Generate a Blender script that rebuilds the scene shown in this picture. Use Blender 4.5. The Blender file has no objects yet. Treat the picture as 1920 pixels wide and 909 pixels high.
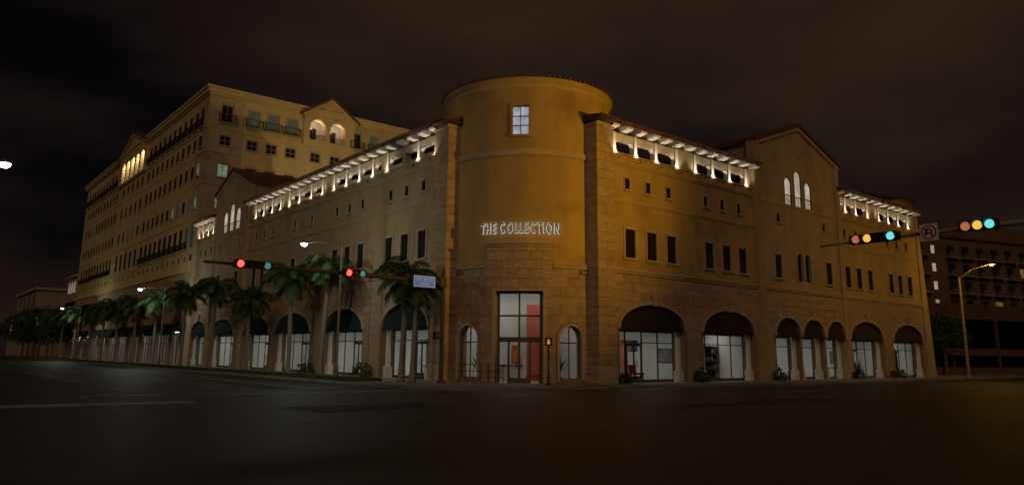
import bpy, bmesh, math, random
from mathutils import Matrix, Vector
random.seed(7)
PI = math.pi
SC = bpy.context.scene
COL = SC.collection
rad = math.radians

# ------------------------------------------------------------------ camera
cam = bpy.data.cameras.new('camera')
cam_o = bpy.data.objects.new('camera', cam)
COL.objects.link(cam_o)
cam.sensor_fit = 'HORIZONTAL'
cam.sensor_width = 36
cam.lens = 25.947
cam.shift_x = 0.01058
cam.shift_y = -0.0281
cam.clip_start = 0.1
cam.clip_end = 4000
RM = ((0.77735598, -0.12751712, -0.61600087),
      (-0.62894148, -0.13846412, -0.76502307),
      (0.01225952, 0.98212376, -0.18783671))
M4 = Matrix([list(RM[i]) + [(-23.62, -28.21, 1.6)[i]] for i in range(3)] + [[0, 0, 0, 1]])
cam_o.matrix_world = M4
SC.camera = cam_o

# ------------------------------------------------------------------ world: overcast night sky lit by the city
W = bpy.data.worlds.new('World')
SC.world = W
W.use_nodes = True
nt = W.node_tree
nt.nodes.clear()
o_ = nt.nodes.new('ShaderNodeOutputWorld')
bg = nt.nodes.new('ShaderNodeBackground')
sky = nt.nodes.new('ShaderNodeTexSky')
sky.sky_type = 'NISHITA'
sky.sun_disc = False
sky.sun_elevation = rad(29)
sky.sun_rotation = rad(224)
bg2 = nt.nodes.new('ShaderNodeBackground')
add = nt.nodes.new('ShaderNodeAddShader')
tc = nt.nodes.new('ShaderNodeTexCoord')
mp = nt.nodes.new('ShaderNodeMapping')
mp.inputs['Scale'].default_value = (1.0, 1.0, 2.6)
mp.inputs['Location'].default_value = (0.9272484183311462, 9.650074005126953, 6.856459140777588)
nz = nt.nodes.new('ShaderNodeTexNoise')
nz.inputs['Scale'].default_value = 1.55
nz.inputs['Detail'].default_value = 5
nz.inputs['Roughness'].default_value = 0.5
rp = nt.nodes.new('ShaderNodeValToRGB')
rp.color_ramp.elements[0].position = 0.36
rp.color_ramp.elements[0].color = (0.0014, 0.0011, 0.0018, 1)
rp.color_ramp.elements[1].position = 0.72
rp.color_ramp.elements[1].color = (0.0245, 0.0140, 0.0075, 1)
em = rp.color_ramp.elements.new(0.5)
em.color = (0.0104, 0.0058, 0.0047, 1)
L = nt.links.new
L(tc.outputs['Generated'], mp.inputs['Vector'])
L(mp.outputs['Vector'], nz.inputs['Vector'])
L(nz.outputs['Fac'], rp.inputs['Fac'])
L(rp.outputs['Color'], bg2.inputs['Color'])
L(sky.outputs['Color'], bg.inputs['Color'])
bg.inputs['Strength'].default_value = 0.0001
bg2.inputs['Strength'].default_value = 1.0
L(bg.outputs[0], add.inputs[0])
L(bg2.outputs[0], add.inputs[1])
L(add.outputs[0], o_.inputs['Surface'])

# ------------------------------------------------------------------ weak night glow (the one sun lamp)
sl = bpy.data.lights.new('sun', 'SUN')
sl.energy = 0.27
sl.angle = rad(25)
sl.color = (1.0, 0.67, 0.46)
so = bpy.data.objects.new('sun', sl)
COL.objects.link(so)
SUNDIR = Vector((-0.60, -0.63, 0.48)).normalized()
so.rotation_euler = SUNDIR.to_track_quat('Z', 'Y').to_euler()

SC.view_settings.view_transform = 'Standard'
SC.view_settings.look = 'None'
SC.view_settings.gamma = 1
SC.view_settings.exposure = 0
SC.view_settings.use_curve_mapping = False
SC.render.engine = 'CYCLES'
SC.cycles.max_bounces = 5
SC.cycles.diffuse_bounces = 3
SC.cycles.glossy_bounces = 2
SC.cycles.transparent_max_bounces = 8
SC.cycles.sample_clamp_indirect = 2.0

# ------------------------------------------------------------------ materials
MATS = {}


def mat(name, col, rough=0.8, var=0.12, scale=3.0, bump=0.0, bscale=40.0, metal=0.0, streak=False, spec=0.3, rand=0.0, dirt=None):
    if name in MATS:
        return MATS[name]
    m = bpy.data.materials.new(name)
    m.use_nodes = True
    n = m.node_tree
    b = n.nodes['Principled BSDF']
    b.inputs['Roughness'].default_value = rough
    b.inputs['Metallic'].default_value = metal
    b.inputs['Specular IOR Level'].default_value = spec
    t = n.nodes.new('ShaderNodeTexCoord')
    no = n.nodes.new('ShaderNodeTexNoise')
    no.inputs['Scale'].default_value = scale
    no.inputs['Detail'].default_value = 8
    no.inputs['Roughness'].default_value = 0.62
    if streak:
        mpp = n.nodes.new('ShaderNodeMapping')
        mpp.inputs['Scale'].default_value = (1, 1, 0.22)
        n.links.new(t.outputs['Object'], mpp.inputs['Vector'])
        n.links.new(mpp.outputs['Vector'], no.inputs['Vector'])
    else:
        n.links.new(t.outputs['Object'], no.inputs['Vector'])
    mr = n.nodes.new('ShaderNodeMapRange')
    mr.inputs['From Min'].default_value = 0.3
    mr.inputs['From Max'].default_value = 0.7
    mr.inputs['To Min'].default_value = 1 - var
    mr.inputs['To Max'].default_value = 1 + var
    n.links.new(no.outputs['Fac'], mr.inputs['Value'])
    vm = n.nodes.new('ShaderNodeVectorMath')
    vm.operation = 'SCALE'
    vm.inputs[0].default_value = col
    last = mr.outputs['Result']
    if rand:
        oi = n.nodes.new('ShaderNodeObjectInfo')
        m2 = n.nodes.new('ShaderNodeMapRange')
        m2.inputs['To Min'].default_value = 1 - rand
        m2.inputs['To Max'].default_value = 1 + rand
        n.links.new(oi.outputs['Random'], m2.inputs['Value'])
        mm = n.nodes.new('ShaderNodeMath')
        mm.operation = 'MULTIPLY'
        n.links.new(last, mm.inputs[0])
        n.links.new(m2.outputs['Result'], mm.inputs[1])
        last = mm.outputs[0]
    n.links.new(last, vm.inputs['Scale'])
    outc = vm.outputs['Vector']
    if dirt:
        n2 = n.nodes.new('ShaderNodeTexNoise')
        n2.inputs['Scale'].default_value = dirt[1]
        n2.inputs['Detail'].default_value = 6
        n.links.new(t.outputs['Object'], n2.inputs['Vector'])
        r2 = n.nodes.new('ShaderNodeMapRange')
        r2.inputs['From Min'].default_value = 0.52
        r2.inputs['From Max'].default_value = 0.72
        r2.inputs['To Max'].default_value = dirt[2]
        n.links.new(n2.outputs['Fac'], r2.inputs['Value'])
        mx = n.nodes.new('ShaderNodeMix')
        mx.data_type = 'RGBA'
        n.links.new(r2.outputs['Result'], mx.inputs['Factor'])
        n.links.new(outc, mx.inputs[6])
        mx.inputs[7].default_value = (*dirt[0], 1)
        outc = mx.outputs[2]
    n.links.new(outc, b.inputs['Base Color'])
    if bump:
        nb = n.nodes.new('ShaderNodeTexNoise')
        nb.inputs['Scale'].default_value = bscale
        nb.inputs['Detail'].default_value = 4
        n.links.new(t.outputs['Object'], nb.inputs['Vector'])
        bp = n.nodes.new('ShaderNodeBump')
        bp.inputs['Strength'].default_value = bump
        bp.inputs['Distance'].default_value = 0.02
        n.links.new(nb.outputs['Fac'], bp.inputs['Height'])
        n.links.new(bp.outputs['Normal'], b.inputs['Normal'])
    MATS[name] = m
    return m


def emit(name, col, strength, var=0.0, scale=2.0):
    if name in MATS:
        return MATS[name]
    m = bpy.data.materials.new(name)
    m.use_nodes = True
    n = m.node_tree
    b = n.nodes['Principled BSDF']
    b.inputs['Base Color'].default_value = (*[c * 0.5 for c in col], 1)
    b.inputs['Emission Color'].default_value = (*col, 1)
    b.inputs['Emission Strength'].default_value = strength
    if var:
        t = n.nodes.new('ShaderNodeTexCoord')
        no = n.nodes.new('ShaderNodeTexNoise')
        no.inputs['Scale'].default_value = scale
        n.links.new(t.outputs['Object'], no.inputs['Vector'])
        mr = n.nodes.new('ShaderNodeMapRange')
        mr.inputs['From Min'].default_value = 0.3
        mr.inputs['From Max'].default_value = 0.7
        mr.inputs['To Min'].default_value = strength * (1 - var)
        mr.inputs['To Max'].default_value = strength * (1 + var)
        n.links.new(no.outputs['Fac'], mr.inputs['Value'])
        n.links.new(mr.outputs['Result'], b.inputs['Emission Strength'])
    MATS[name] = m
    return m


def glass(name, tint=(0.9, 0.92, 0.9), fac=0.1):
    m = bpy.data.materials.new(name)
    m.use_nodes = True
    n = m.node_tree
    n.nodes.clear()
    out = n.nodes.new('ShaderNodeOutputMaterial')
    tr = n.nodes.new('ShaderNodeBsdfTransparent')
    tr.inputs['Color'].default_value = (*tint, 1)
    gl = n.nodes.new('ShaderNodeBsdfGlossy')
    gl.inputs['Roughness'].default_value = 0.03
    lw = n.nodes.new('ShaderNodeLayerWeight')
    lw.inputs['Blend'].default_value = 0.5
    pw = n.nodes.new('ShaderNodeMath')
    pw.operation = 'POWER'
    pw.inputs[1].default_value = 4.0
    n.links.new(lw.outputs['Facing'], pw.inputs[0])
    fr = n.nodes.new('ShaderNodeMath')
    fr.operation = 'MULTIPLY_ADD'
    fr.inputs[1].default_value = 0.6
    fr.inputs[2].default_value = 0.04
    n.links.new(pw.outputs[0], fr.inputs[0])
    mx = n.nodes.new('ShaderNodeMixShader')
    n.links.new(fr.outputs[0], mx.inputs[0])
    n.links.new(tr.outputs[0], mx.inputs[1])
    n.links.new(gl.outputs[0], mx.inputs[2])
    n.links.new(mx.outputs[0], out.inputs['Surface'])
    MATS[name] = m
    return m


STUCCO = mat('stucco_ochre', (0.50, 0.335, 0.125), 0.9, 0.17, 0.7, 0.35, 30, streak=True, dirt=((0.27, 0.18, 0.085), 0.55, 0.6))
STUCCO2 = mat('stucco_tan', (0.45, 0.335, 0.19), 0.9, 0.13, 0.8, 0.35, 30, streak=True, dirt=((0.25, 0.18, 0.105), 0.5, 0.6))
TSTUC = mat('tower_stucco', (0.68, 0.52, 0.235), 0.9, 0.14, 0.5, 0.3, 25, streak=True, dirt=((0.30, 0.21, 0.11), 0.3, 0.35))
STONE = mat('coral_stone', (0.46, 0.325, 0.205), 0.85, 0.16, 4.0, 0.6, 22, rand=0.10, dirt=((0.24, 0.165, 0.10), 1.3, 0.5))
JOINT = mat('stone_backing', (0.29, 0.205, 0.13), 0.95, 0.1, 3.0)
TRIM = mat('cast_stone_trim', (0.50, 0.40, 0.29), 0.8, 0.12, 3.0, 0.3, 25, dirt=((0.26, 0.19, 0.12), 1.5, 0.4))
WHITE = mat('white_paint', (0.74, 0.70, 0.62), 0.7, 0.06, 3.0, 0.15, 30)
TILE = mat('clay_tile', (0.17, 0.075, 0.045), 0.8, 0.3, 2.5, 0.3, 15)
DARKWOOD = mat('dark_wood', (0.07, 0.042, 0.028), 0.7, 0.2, 4.0, 0.2, 20)
DARKGLASS = mat('dark_glass', (0.030, 0.019, 0.014), 0.12, 0.05, 1.0, spec=0.5)
BLACK = mat('black_metal', (0.018, 0.016, 0.015), 0.5, 0.1, 5.0, spec=0.4)
BRONZE = mat('bronze_frame', (0.11, 0.095, 0.08), 0.45, 0.1, 5.0, metal=0.4)
GREYFRAME = mat('grey_frame', (0.16, 0.15, 0.14), 0.5, 0.1, 5.0)
AWN_BROWN = mat('awning_brown', (0.034, 0.019, 0.014), 0.85, 0.15, 6.0, 0.2, 60)
AWN_GREEN = mat('awning_green', (0.016, 0.030, 0.029), 0.85, 0.15, 6.0, 0.2, 60)
ASPHALT = mat('asphalt', (0.044, 0.041, 0.038), 0.55, 0.45, 1.1, 0.9, 45, spec=0.4, dirt=((0.022, 0.020, 0.019), 0.16, 0.75))
PAVING = mat('sidewalk_concrete', (0.27, 0.25, 0.22), 0.85, 0.15, 1.4, 0.3, 40, rand=0.08, dirt=((0.14, 0.125, 0.11), 0.8, 0.5))
KERB = mat('kerb_concrete', (0.25, 0.235, 0.21), 0.85, 0.15, 1.5, 0.3, 30, rand=0.06)
PAINT = mat('road_paint', (0.38, 0.365, 0.34), 0.7, 0.3, 2.0, 0.2, 40, dirt=((0.10, 0.095, 0.09), 2.2, 0.8))
SOIL = mat('planting_soil', (0.05, 0.04, 0.025), 0.95, 0.3, 2.0, 0.6, 20)
GRASS = mat('grass_blades', (0.055, 0.075, 0.022), 0.8, 0.4, 1.2)
LEAFP = mat('palm_leaf', (0.055, 0.095, 0.030), 0.6, 0.35, 2.0, rand=0.25)
LEAFT = mat('tree_leaf', (0.048, 0.085, 0.026), 0.65, 0.4, 1.0, rand=0.2)
BARKP = mat('palm_trunk', (0.24, 0.21, 0.17), 0.85, 0.2, 6.0, 0.4, 18)
SHAFT = mat('palm_crownshaft', (0.09, 0.14, 0.05), 0.5, 0.2, 3.0)
BARK = mat('tree_bark', (0.12, 0.09, 0.065), 0.9, 0.3, 5.0, 0.6, 18)
MASTM = mat('mast_steel', (0.105, 0.075, 0.06), 0.6, 0.12, 3.0, 0.1, 20, metal=0.1)
POLEM = mat('lamp_pole', (0.15, 0.115, 0.085), 0.6, 0.15, 3.0, 0.1, 20)
SODPOLE = mat('concrete_pole', (0.36, 0.31, 0.24), 0.8, 0.15, 3.0, 0.2, 20)
INWALL = mat('interior_white', (0.72, 0.72, 0.69), 0.8, 0.06, 0.8)
INFLOOR = mat('interior_floor', (0.52, 0.50, 0.48), 0.35, 0.1, 1.0)
RED = mat('red_panel', (0.50, 0.12, 0.105), 0.5, 0.12, 1.5)
REDCH = mat('red_leather', (0.42, 0.025, 0.02), 0.45, 0.1, 5.0)
ORANGE = mat('orange_print', (0.65, 0.16, 0.03), 0.6, 0.3, 6.0)
SHELFB = mat('shelf_black', (0.03, 0.025, 0.025), 0.5, 0.1, 4.0)
GOODS = mat('boxed_goods', (0.35, 0.30, 0.28), 0.6, 0.3, 3.0, rand=0.6)
FARB = mat('far_building_cream', (0.36, 0.29, 0.20), 0.9, 0.15, 0.3)
FARR = mat('far_building_brown', (0.20, 0.115, 0.06), 0.9, 0.18, 0.3)
FARD = mat('garage_concrete', (0.13, 0.075, 0.045), 0.9, 0.2, 0.4)
GLASS = glass('shop_glass')
GRN = mat('plant_leaf', (0.06, 0.13, 0.035), 0.6, 0.3, 3.0)
POT = mat('pot_clay', (0.20, 0.12, 0.08), 0.8, 0.15, 4.0)
SIGNWHITE = mat('sign_white', (0.82, 0.76, 0.74), 0.5, 0.05, 2.0)
SIGNRED = mat('sign_red', (0.40, 0.02, 0.025), 0.5, 0.05, 2.0)
SIGNBLK = mat('sign_black', (0.012, 0.012, 0.012), 0.5, 0.05, 2.0)
LETTER = mat('letter_steel', (0.13, 0.11, 0.10), 0.45, 0.08, 3.0, metal=0.3)
E_CEIL = emit('ceiling_light', (1.0, 0.97, 0.92), 1.0)
E_HALO = emit('letter_led', (0.92, 0.96, 1.0), 0.9)
E_DRUMWIN = emit('lit_pane_blue', (0.72, 0.80, 1.0), 0.34, 0.35, 3.0)
E_GREEN = emit('lit_pane_green', (0.60, 0.80, 0.52), 0.20, 0.5, 1.3)
E_DIM = emit('dim_pane_teal', (0.30, 0.42, 0.34), 0.05, 0.7, 1.0)
E_NICHE = emit('niche_glow', (1.0, 0.88, 0.70), 0.36, 0.35, 1.5)  # glow stands in for uplight on the blank gable niches
E_WARM = emit('lit_pane_warm', (1.0, 0.85, 0.6), 0.30, 0.4, 1.0)
E_AMBWIN = emit('lit_pane_amber', (1.0, 0.55, 0.15), 0.10, 0.5, 1.0)
E_RED = emit('signal_red', (1.0, 0.04, 0.03), 5.0)
E_REDCORE = emit('signal_red_core', (1.0, 0.42, 0.38), 2.2)
E_GRNCORE = emit('signal_green_core', (0.16, 0.80, 0.78), 0.95)
E_GRNDIM = emit('signal_green_dim', (0.10, 0.55, 0.55), 0.34)
E_AMB = emit('signal_amber', (1.0, 0.55, 0.08), 0.95)
E_PALE = emit('signal_pale', (1.0, 0.30, 0.16), 0.40)
E_HAND = emit('signal_hand', (1.0, 0.30, 0.08), 0.55)
E_LAMPW = emit('lamp_white', (0.86, 0.95, 1.0), 8.0)
E_LAMPS = emit('lamp_sodium', (1.0, 0.66, 0.25), 9.0)
E_SIGN = emit('sign_blue', (0.12, 0.24, 0.55), 0.30, 0.15, 3.0)
E_SIGNT = emit('sign_text', (0.55, 0.70, 0.95), 0.26)

# ------------------------------------------------------------------ mesh helpers


class MB:
    def __init__(s):
        s.v = []
        s.f = []

    def quad(s, *p):
        i = len(s.v)
        s.v += [tuple(q) for q in p]
        s.f.append(tuple(range(i, i + len(p))))

    def box(s, x0, x1, y0, y1, z0, z1, fn=None):
        P_ = [(x, y, z) for z in (z0, z1) for y in (y0, y1) for x in (x0, x1)]
        if fn:
            P_ = [fn(*p) for p in P_]
        i = len(s.v)
        s.v += P_
        for q in ((0, 2, 3, 1), (4, 5, 7, 6), (0, 1, 5, 4), (2, 6, 7, 3), (0, 4, 6, 2), (1, 3, 7, 5)):
            s.f.append(tuple(i + k for k in q))
        return s

    def band(s, samples, d0, d1, fn):
        """solid strip: samples = [(s, zb, zt)], between depths d0 and d1, mapped by fn(s, z, d)"""
        i = len(s.v)
        for (a, zb, zt) in samples:
            s.v += [fn(a, zb, d0), fn(a, zt, d0), fn(a, zt, d1), fn(a, zb, d1)]
        n = len(samples)
        for k in range(n - 1):
            o = i + 4 * k
            for j in range(4):
                s.f.append((o + j, o + (j + 1) % 4, o + 4 + (j + 1) % 4, o + 4 + j))
        s.f.append((i, i + 3, i + 2, i + 1))
        o = i + 4 * (n - 1)
        s.f.append((o, o + 1, o + 2, o + 3))
        return s

    def prism(s, poly, d0, d1, fn):
        i = len(s.v)
        n = len(poly)
        for d in (d0, d1):
            s.v += [fn(a, z, d) for a, z in poly]
        s.f.append(tuple(range(i, i + n)))
        s.f.append(tuple(range(i + 2 * n - 1, i + n - 1, -1)))
        for k in range(n):
            k2 = (k + 1) % n
            s.f.append((i + k, i + n + k, i + n + k2, i + k2))
        return s

    def ring(s, inner, outer, d0, d1, fn):
        """solid along two open polylines (inner and outer)"""
        i = len(s.v)
        for (a, b) in zip(inner, outer):
            s.v += [fn(a[0], a[1], d0), fn(b[0], b[1], d0), fn(b[0], b[1], d1), fn(a[0], a[1], d1)]
        n = len(inner)
        for k in range(n - 1):
            o = i + 4 * k
            for j in range(4):
                s.f.append((o + j, o + (j + 1) % 4, o + 4 + (j + 1) % 4, o + 4 + j))
        s.f.append((i, i + 3, i + 2, i + 1))
        o = i + 4 * (n - 1)
        s.f.append((o, o + 1, o + 2, o + 3))
        return s

    def tube(s, pts, rads, n=8, cap=True):
        i = len(s.v)
        pts = [Vector(p) for p in pts]
        m = len(pts)
        ref = None
        for k, p in enumerate(pts):
            t = (pts[min(k + 1, m - 1)] - pts[max(k - 1, 0)]).normalized()
            if ref is None:
                ref = Vector((1, 0, 0)) if abs(t.x) < 0.9 else Vector((0, 1, 0))
            u = (ref - t * ref.dot(t)).normalized()
            w = t.cross(u)
            ref = u
            for j in range(n):
                a = 2 * PI * j / n
                s.v.append(tuple(p + (u * math.cos(a) + w * math.sin(a)) * rads[k]))
        for k in range(m - 1):
            for j in range(n):
                j2 = (j + 1) % n
                s.f.append((i + k * n + j, i + k * n + j2, i + (k + 1) * n + j2, i + (k + 1) * n + j))
        if cap:
            s.f.append(tuple(i + j for j in range(n - 1, -1, -1)))
            s.f.append(tuple(i + (m - 1) * n + j for j in range(n)))
        return s

    def lathe(s, prof, n=24, c=(0, 0, 0), a0=0, a1=2 * PI):
        i = len(s.v)
        m = len(prof)
        full = abs(a1 - a0 - 2 * PI) < 1e-6
        cnt = n if full else n + 1
        for j in range(cnt):
            a = a0 + (a1 - a0) * j / n
            for r, z in prof:
                s.v.append((c[0] + r * math.cos(a), c[1] + r * math.sin(a), c[2] + z))
        for j in range(n):
            j2 = (j + 1) % cnt
            for k in range(m - 1):
                s.f.append((i + j * m + k, i + j2 * m + k, i + j2 * m + k + 1, i + j * m + k + 1))
        return s

    def mesh(s, name, m, weld=False, smooth=False, normals=True):
        me = bpy.data.meshes.new(name)
        me.from_pydata(s.v, [], s.f)
        if normals or weld:
            bm = bmesh.new()
            bm.from_mesh(me)
            if weld:
                bmesh.ops.remove_doubles(bm, verts=bm.verts, dist=2e-4)
            bmesh.ops.recalc_face_normals(bm, faces=bm.faces)
            bm.to_mesh(me)
            bm.free()
        if smooth:
            me.polygons.foreach_set('use_smooth', [True] * len(me.polygons))
        me.materials.append(m)
        return me

    def build(s, name, m, parent=None, **k):
        return obj(name, s.mesh(name, m, **k), parent)


def obj(name, data, parent=None, loc=None, rot=None):
    o = bpy.data.objects.new(name, data)
    COL.objects.link(o)
    if parent is not None:
        o.parent = parent
    if loc is not None:
        o.location = loc
    if rot is not None:
        o.rotation_euler = rot
    return o


def tag(o, label=None, cat=None, group=None, kind=None):
    if label:
        o['label'] = label
    if cat:
        o['category'] = cat
    if group:
        o['group'] = group
    if kind:
        o['kind'] = kind
    return o


def thing(name, label, cat, loc=(0, 0, 0), rz=0, group=None):
    o = obj(name, None, None, loc, (0, 0, rz))
    o.empty_display_size = 0.2
    return tag(o, label, cat, group)


KIDS = {}


def copy_tree(o, parent=None, loc=None, rot=None):
    c = o.copy()
    COL.objects.link(c)
    c.parent = parent
    if loc is not None:
        c.location = loc
    if rot is not None:
        c.rotation_euler = rot
    for ch in o.children:
        copy_tree(ch, c)
    return c


# facade maps: s along the wall, z up, d outwards
def MR(s, z, d):
    return (s, -d, z)


def ML(s, z, d):
    return (-d, s, z)


TY = 52.4


def MT(s, z, d):
    return (s, TY - d, z)


DC, DR = 5.7, 5.1


def MD(s, z, d):
    t = rad(225) + s / DR
    return (DC + (DR + d) * math.cos(t), DC + (DR + d) * math.sin(t), z)


def arch(o):
    """upper boundary of an opening o = dict(a, b, z0, sp, rise)"""
    c = (o['a'] + o['b']) / 2
    h = (o['b'] - o['a']) / 2

    def f(s, grow=0.0):
        q = 1 - ((s - c) / (h + grow)) ** 2
        return o['sp'] + (o['rise'] + grow) * math.sqrt(max(q, 0)) if o['rise'] else o['sp'] + grow
    return f


def op(a, b, z0, sp, rise=0.0):
    return dict(a=a, b=b, z0=z0, sp=sp, rise=rise)


def lin(a, b, step):
    n = max(1, int(math.ceil((b - a) / step)))
    return [a + (b - a) * i / n for i in range(n + 1)]


def wall(mb, s0, s1, z0, z1, ops, d0, d1, fn, step=100.0):
    """a wall strip with true openings (openings do not share columns)"""
    x = s0
    for o in sorted(ops, key=lambda q: q['a']):
        if o['a'] > x + 1e-4:
            mb.band([(t, z0, z1) for t in lin(x, o['a'], step)], d0, d1, fn)
        if o['z0'] > z0 + 1e-4:
            mb.band([(t, z0, o['z0']) for t in lin(o['a'], o['b'], step)], d0, d1, fn)
        f = arch(o)
        n = 20 if o['rise'] else 1
        c = (o['a'] + o['b']) / 2
        h = (o['b'] - o['a']) / 2
        if o['rise']:
            ts = [c - h * math.cos(PI * k / n) for k in range(n + 1)]
        else:
            ts = lin(o['a'], o['b'], step)
        mb.band([(t, f(t), z1) for t in ts], d0, d1, fn)
        x = o['b']
    if s1 > x + 1e-4:
        mb.band([(t, z0, z1) for t in lin(x, s1, step)], d0, d1, fn)
    return mb


def ashlar(name, s0, s1, z0, z1, ch, bl, ops, fn, parent, single=True, gap=0.020, d=(-0.02, 0.022), step=100.0, grow=0.2, ks=0):
    """courses of stone blocks standing proud of the backing wall, cut round the openings"""
    nc = int(round((z1 - z0) / ch))
    ch = (z1 - z0) / nc
    joined = MB()
    for c in range(nc):
        za, zb = z0 + c * ch + gap / 2, z0 + (c + 1) * ch - gap / 2
        nb = max(1, int(round((s1 - s0) / bl)))
        w = (s1 - s0) / nb
        cuts = [s0] + [s0 + (k + (0.5 if (c + ks) % 2 else 0.0)) * w for k in range(0 if (c + ks) % 2 else 1, nb)] + [s1]
        if len(cuts) > 2 and cuts[-1] - cuts[-2] < 0.2 * w:
            cuts.pop(-2)
        for a, b in zip(cuts[:-1], cuts[1:]):
            a, b = a + gap / 2, b - gap / 2
            segs = [(a, b)]
            over = []
            for o in ops:
                oa, ob = o['a'] - grow, o['b'] + grow
                if ob <= a or oa >= b:
                    continue
                if zb <= o['z0']:
                    continue
                top = o['sp'] + o['rise'] + grow
                if za >= top:
                    continue
                if zb <= o['sp'] + 0.12 or o['rise'] == 0:
                    segs = [q for (x, y) in segs for q in ((x, min(y, oa)), (max(x, ob), y)) if q[1] - q[0] > 0.06]
                else:
                    over.append(o)
            for (x, y) in segs:
                xs = set(lin(x, y, step))
                if over:
                    xs |= set(lin(x, y, 0.14))
                    for o in over:
                        for e in (o['a'] - grow, o['b'] + grow):
                            if x < e < y:
                                xs |= {e - 1e-3, e + 1e-3}
                run = []
                runs = []
                for t in sorted(xs):
                    zbot = za
                    for o in over:
                        if o['a'] - grow < t < o['b'] + grow:
                            zbot = max(zbot, arch(o)(t, grow))
                    if zbot < zb - 0.03:
                        run.append((t, zbot, zb))
                    else:
                        if len(run) > 1:
                            runs.append(run)
                        run = []
                if len(run) > 1:
                    runs.append(run)
                for r in runs:
                    if r[-1][0] - r[0][0] < 0.05:
                        continue
                    if single:
                        MB().band(r, d[0], d[1] + random.uniform(-0.008, 0.008), fn).build(name, STONE, parent)
                    else:
                        joined.band(r, d[0], d[1] + random.uniform(-0.008, 0.008), fn)
    if not single:
        tag(joined.build(name + 's', STONE, parent), kind='stuff')


def archivolt(mb, o, fn, w=0.22, d0=-0.02, d1=0.09, legs=None):
    c = (o['a'] + o['b']) / 2
    h = (o['b'] - o['a']) / 2
    n = 24
    inn = [(c - h * math.cos(PI * k / n), o['sp'] + o['rise'] * math.sin(PI * k / n)) for k in range(n + 1)]
    out = [(c - (h + w) * math.cos(PI * k / n), o['sp'] + (o['rise'] + w) * math.sin(PI * k / n)) for k in range(n + 1)]
    if legs is not None:
        inn = [(o['a'], legs)] + inn + [(o['b'], legs)]
        out = [(o['a'] - w, legs)] + out + [(o['b'] + w, legs)]
    mb.ring(inn, out, d0, d1, fn)


# ================================================================== SETTING: ground, road, sidewalk
KX, KY = -5.0, -2.2          # kerb lines of the two streets
g = MB()
g.quad((-900, -900, -0.004), (900, -900, -0.004), (900, 900, -0.004), (-900, 900, -0.004))
tag(g.build('ground', mat('ground_dirt', (0.05, 0.045, 0.035), 0.95, 0.3, 0.1)), kind='structure')
g = MB()
g.quad((-120, -120, 0), (260, -120, 0), (260, 330, 0), (-120, 330, 0))
tag(g.build('road', ASPHALT), kind='structure')


def kerb_line(off=0.0):
    """outline of the corner sidewalk from far right to far left"""
    pts = [(110, KY + off)]
    r = 4.6 - off
    cx, cy = KX + 4.6, KY + 4.6
    for k in range(13):
        a = rad(270 - 90 * k / 12)
        pts.append((cx + r * math.cos(a), cy + r * math.sin(a)))
    pts.append((KX + off, 300))
    return pts


sw = obj('sidewalk', None)
tag(sw, kind='structure')
base = MB()
kl = kerb_line(0.16)
base.prism([(p[0], p[1]) for p in kl] + [(110, 300)], 0.0, 0.125, lambda a, b, d: (a, b, d))
base.build('bedding', JOINT, sw)
# kerb stones, one by one
kb_o, kb_i = kerb_line(0.0), kerb_line(0.15)


def along(pl, step):
    out = [pl[0]]
    acc = 0
    for p, q in zip(pl[:-1], pl[1:]):
        L_ = math.dist(p, q)
        n = max(1, int(round(L_ / step)))
        for k in range(1, n + 1):
            out.append((p[0] + (q[0] - p[0]) * k / n, p[1] + (q[1] - p[1]) * k / n))
    return out


def kerbs(line0, line1, lim):
    for a0, a1, b0, b1 in zip(line0[:-1], line0[1:], line1[:-1], line1[1:]):
        if not lim((a0[0] + a1[0]) / 2, (a0[1] + a1[1]) / 2):
            continue
        e = 0.006
        def mixp(p, q, t):
            return (p[0] + (q[0] - p[0]) * t, p[1] + (q[1] - p[1]) * t)
        p = [mixp(a0, a1, e), mixp(a0, a1, 1 - e), mixp(b0, b1, 1 - e), mixp(b0, b1, e)]
        MB().prism(p, -0.02, 0.15, lambda a, b, d: (a, b, d)).build('kerb_stone', KERB, sw)


n_r = [(110 - k * 2.0, KY) for k in range(56)]
n_r = [p for p in n_r if p[0] > KX + 4.6] + [(KX + 4.6, KY)]
i_r = [(p[0], KY + 0.15) for p in n_r]
kerbs(n_r, i_r, lambda x, y: x < 62)
kerbs(kb_o[1:14], kb_i[1:14], lambda x, y: True)
n_l = [(KX, KY + 4.6 + k * 2.0) for k in range(75)]
i_l = [(KX + 0.15, p[1]) for p in n_l]
kerbs(n_l, i_l, lambda x, y: y < 120)
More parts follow.
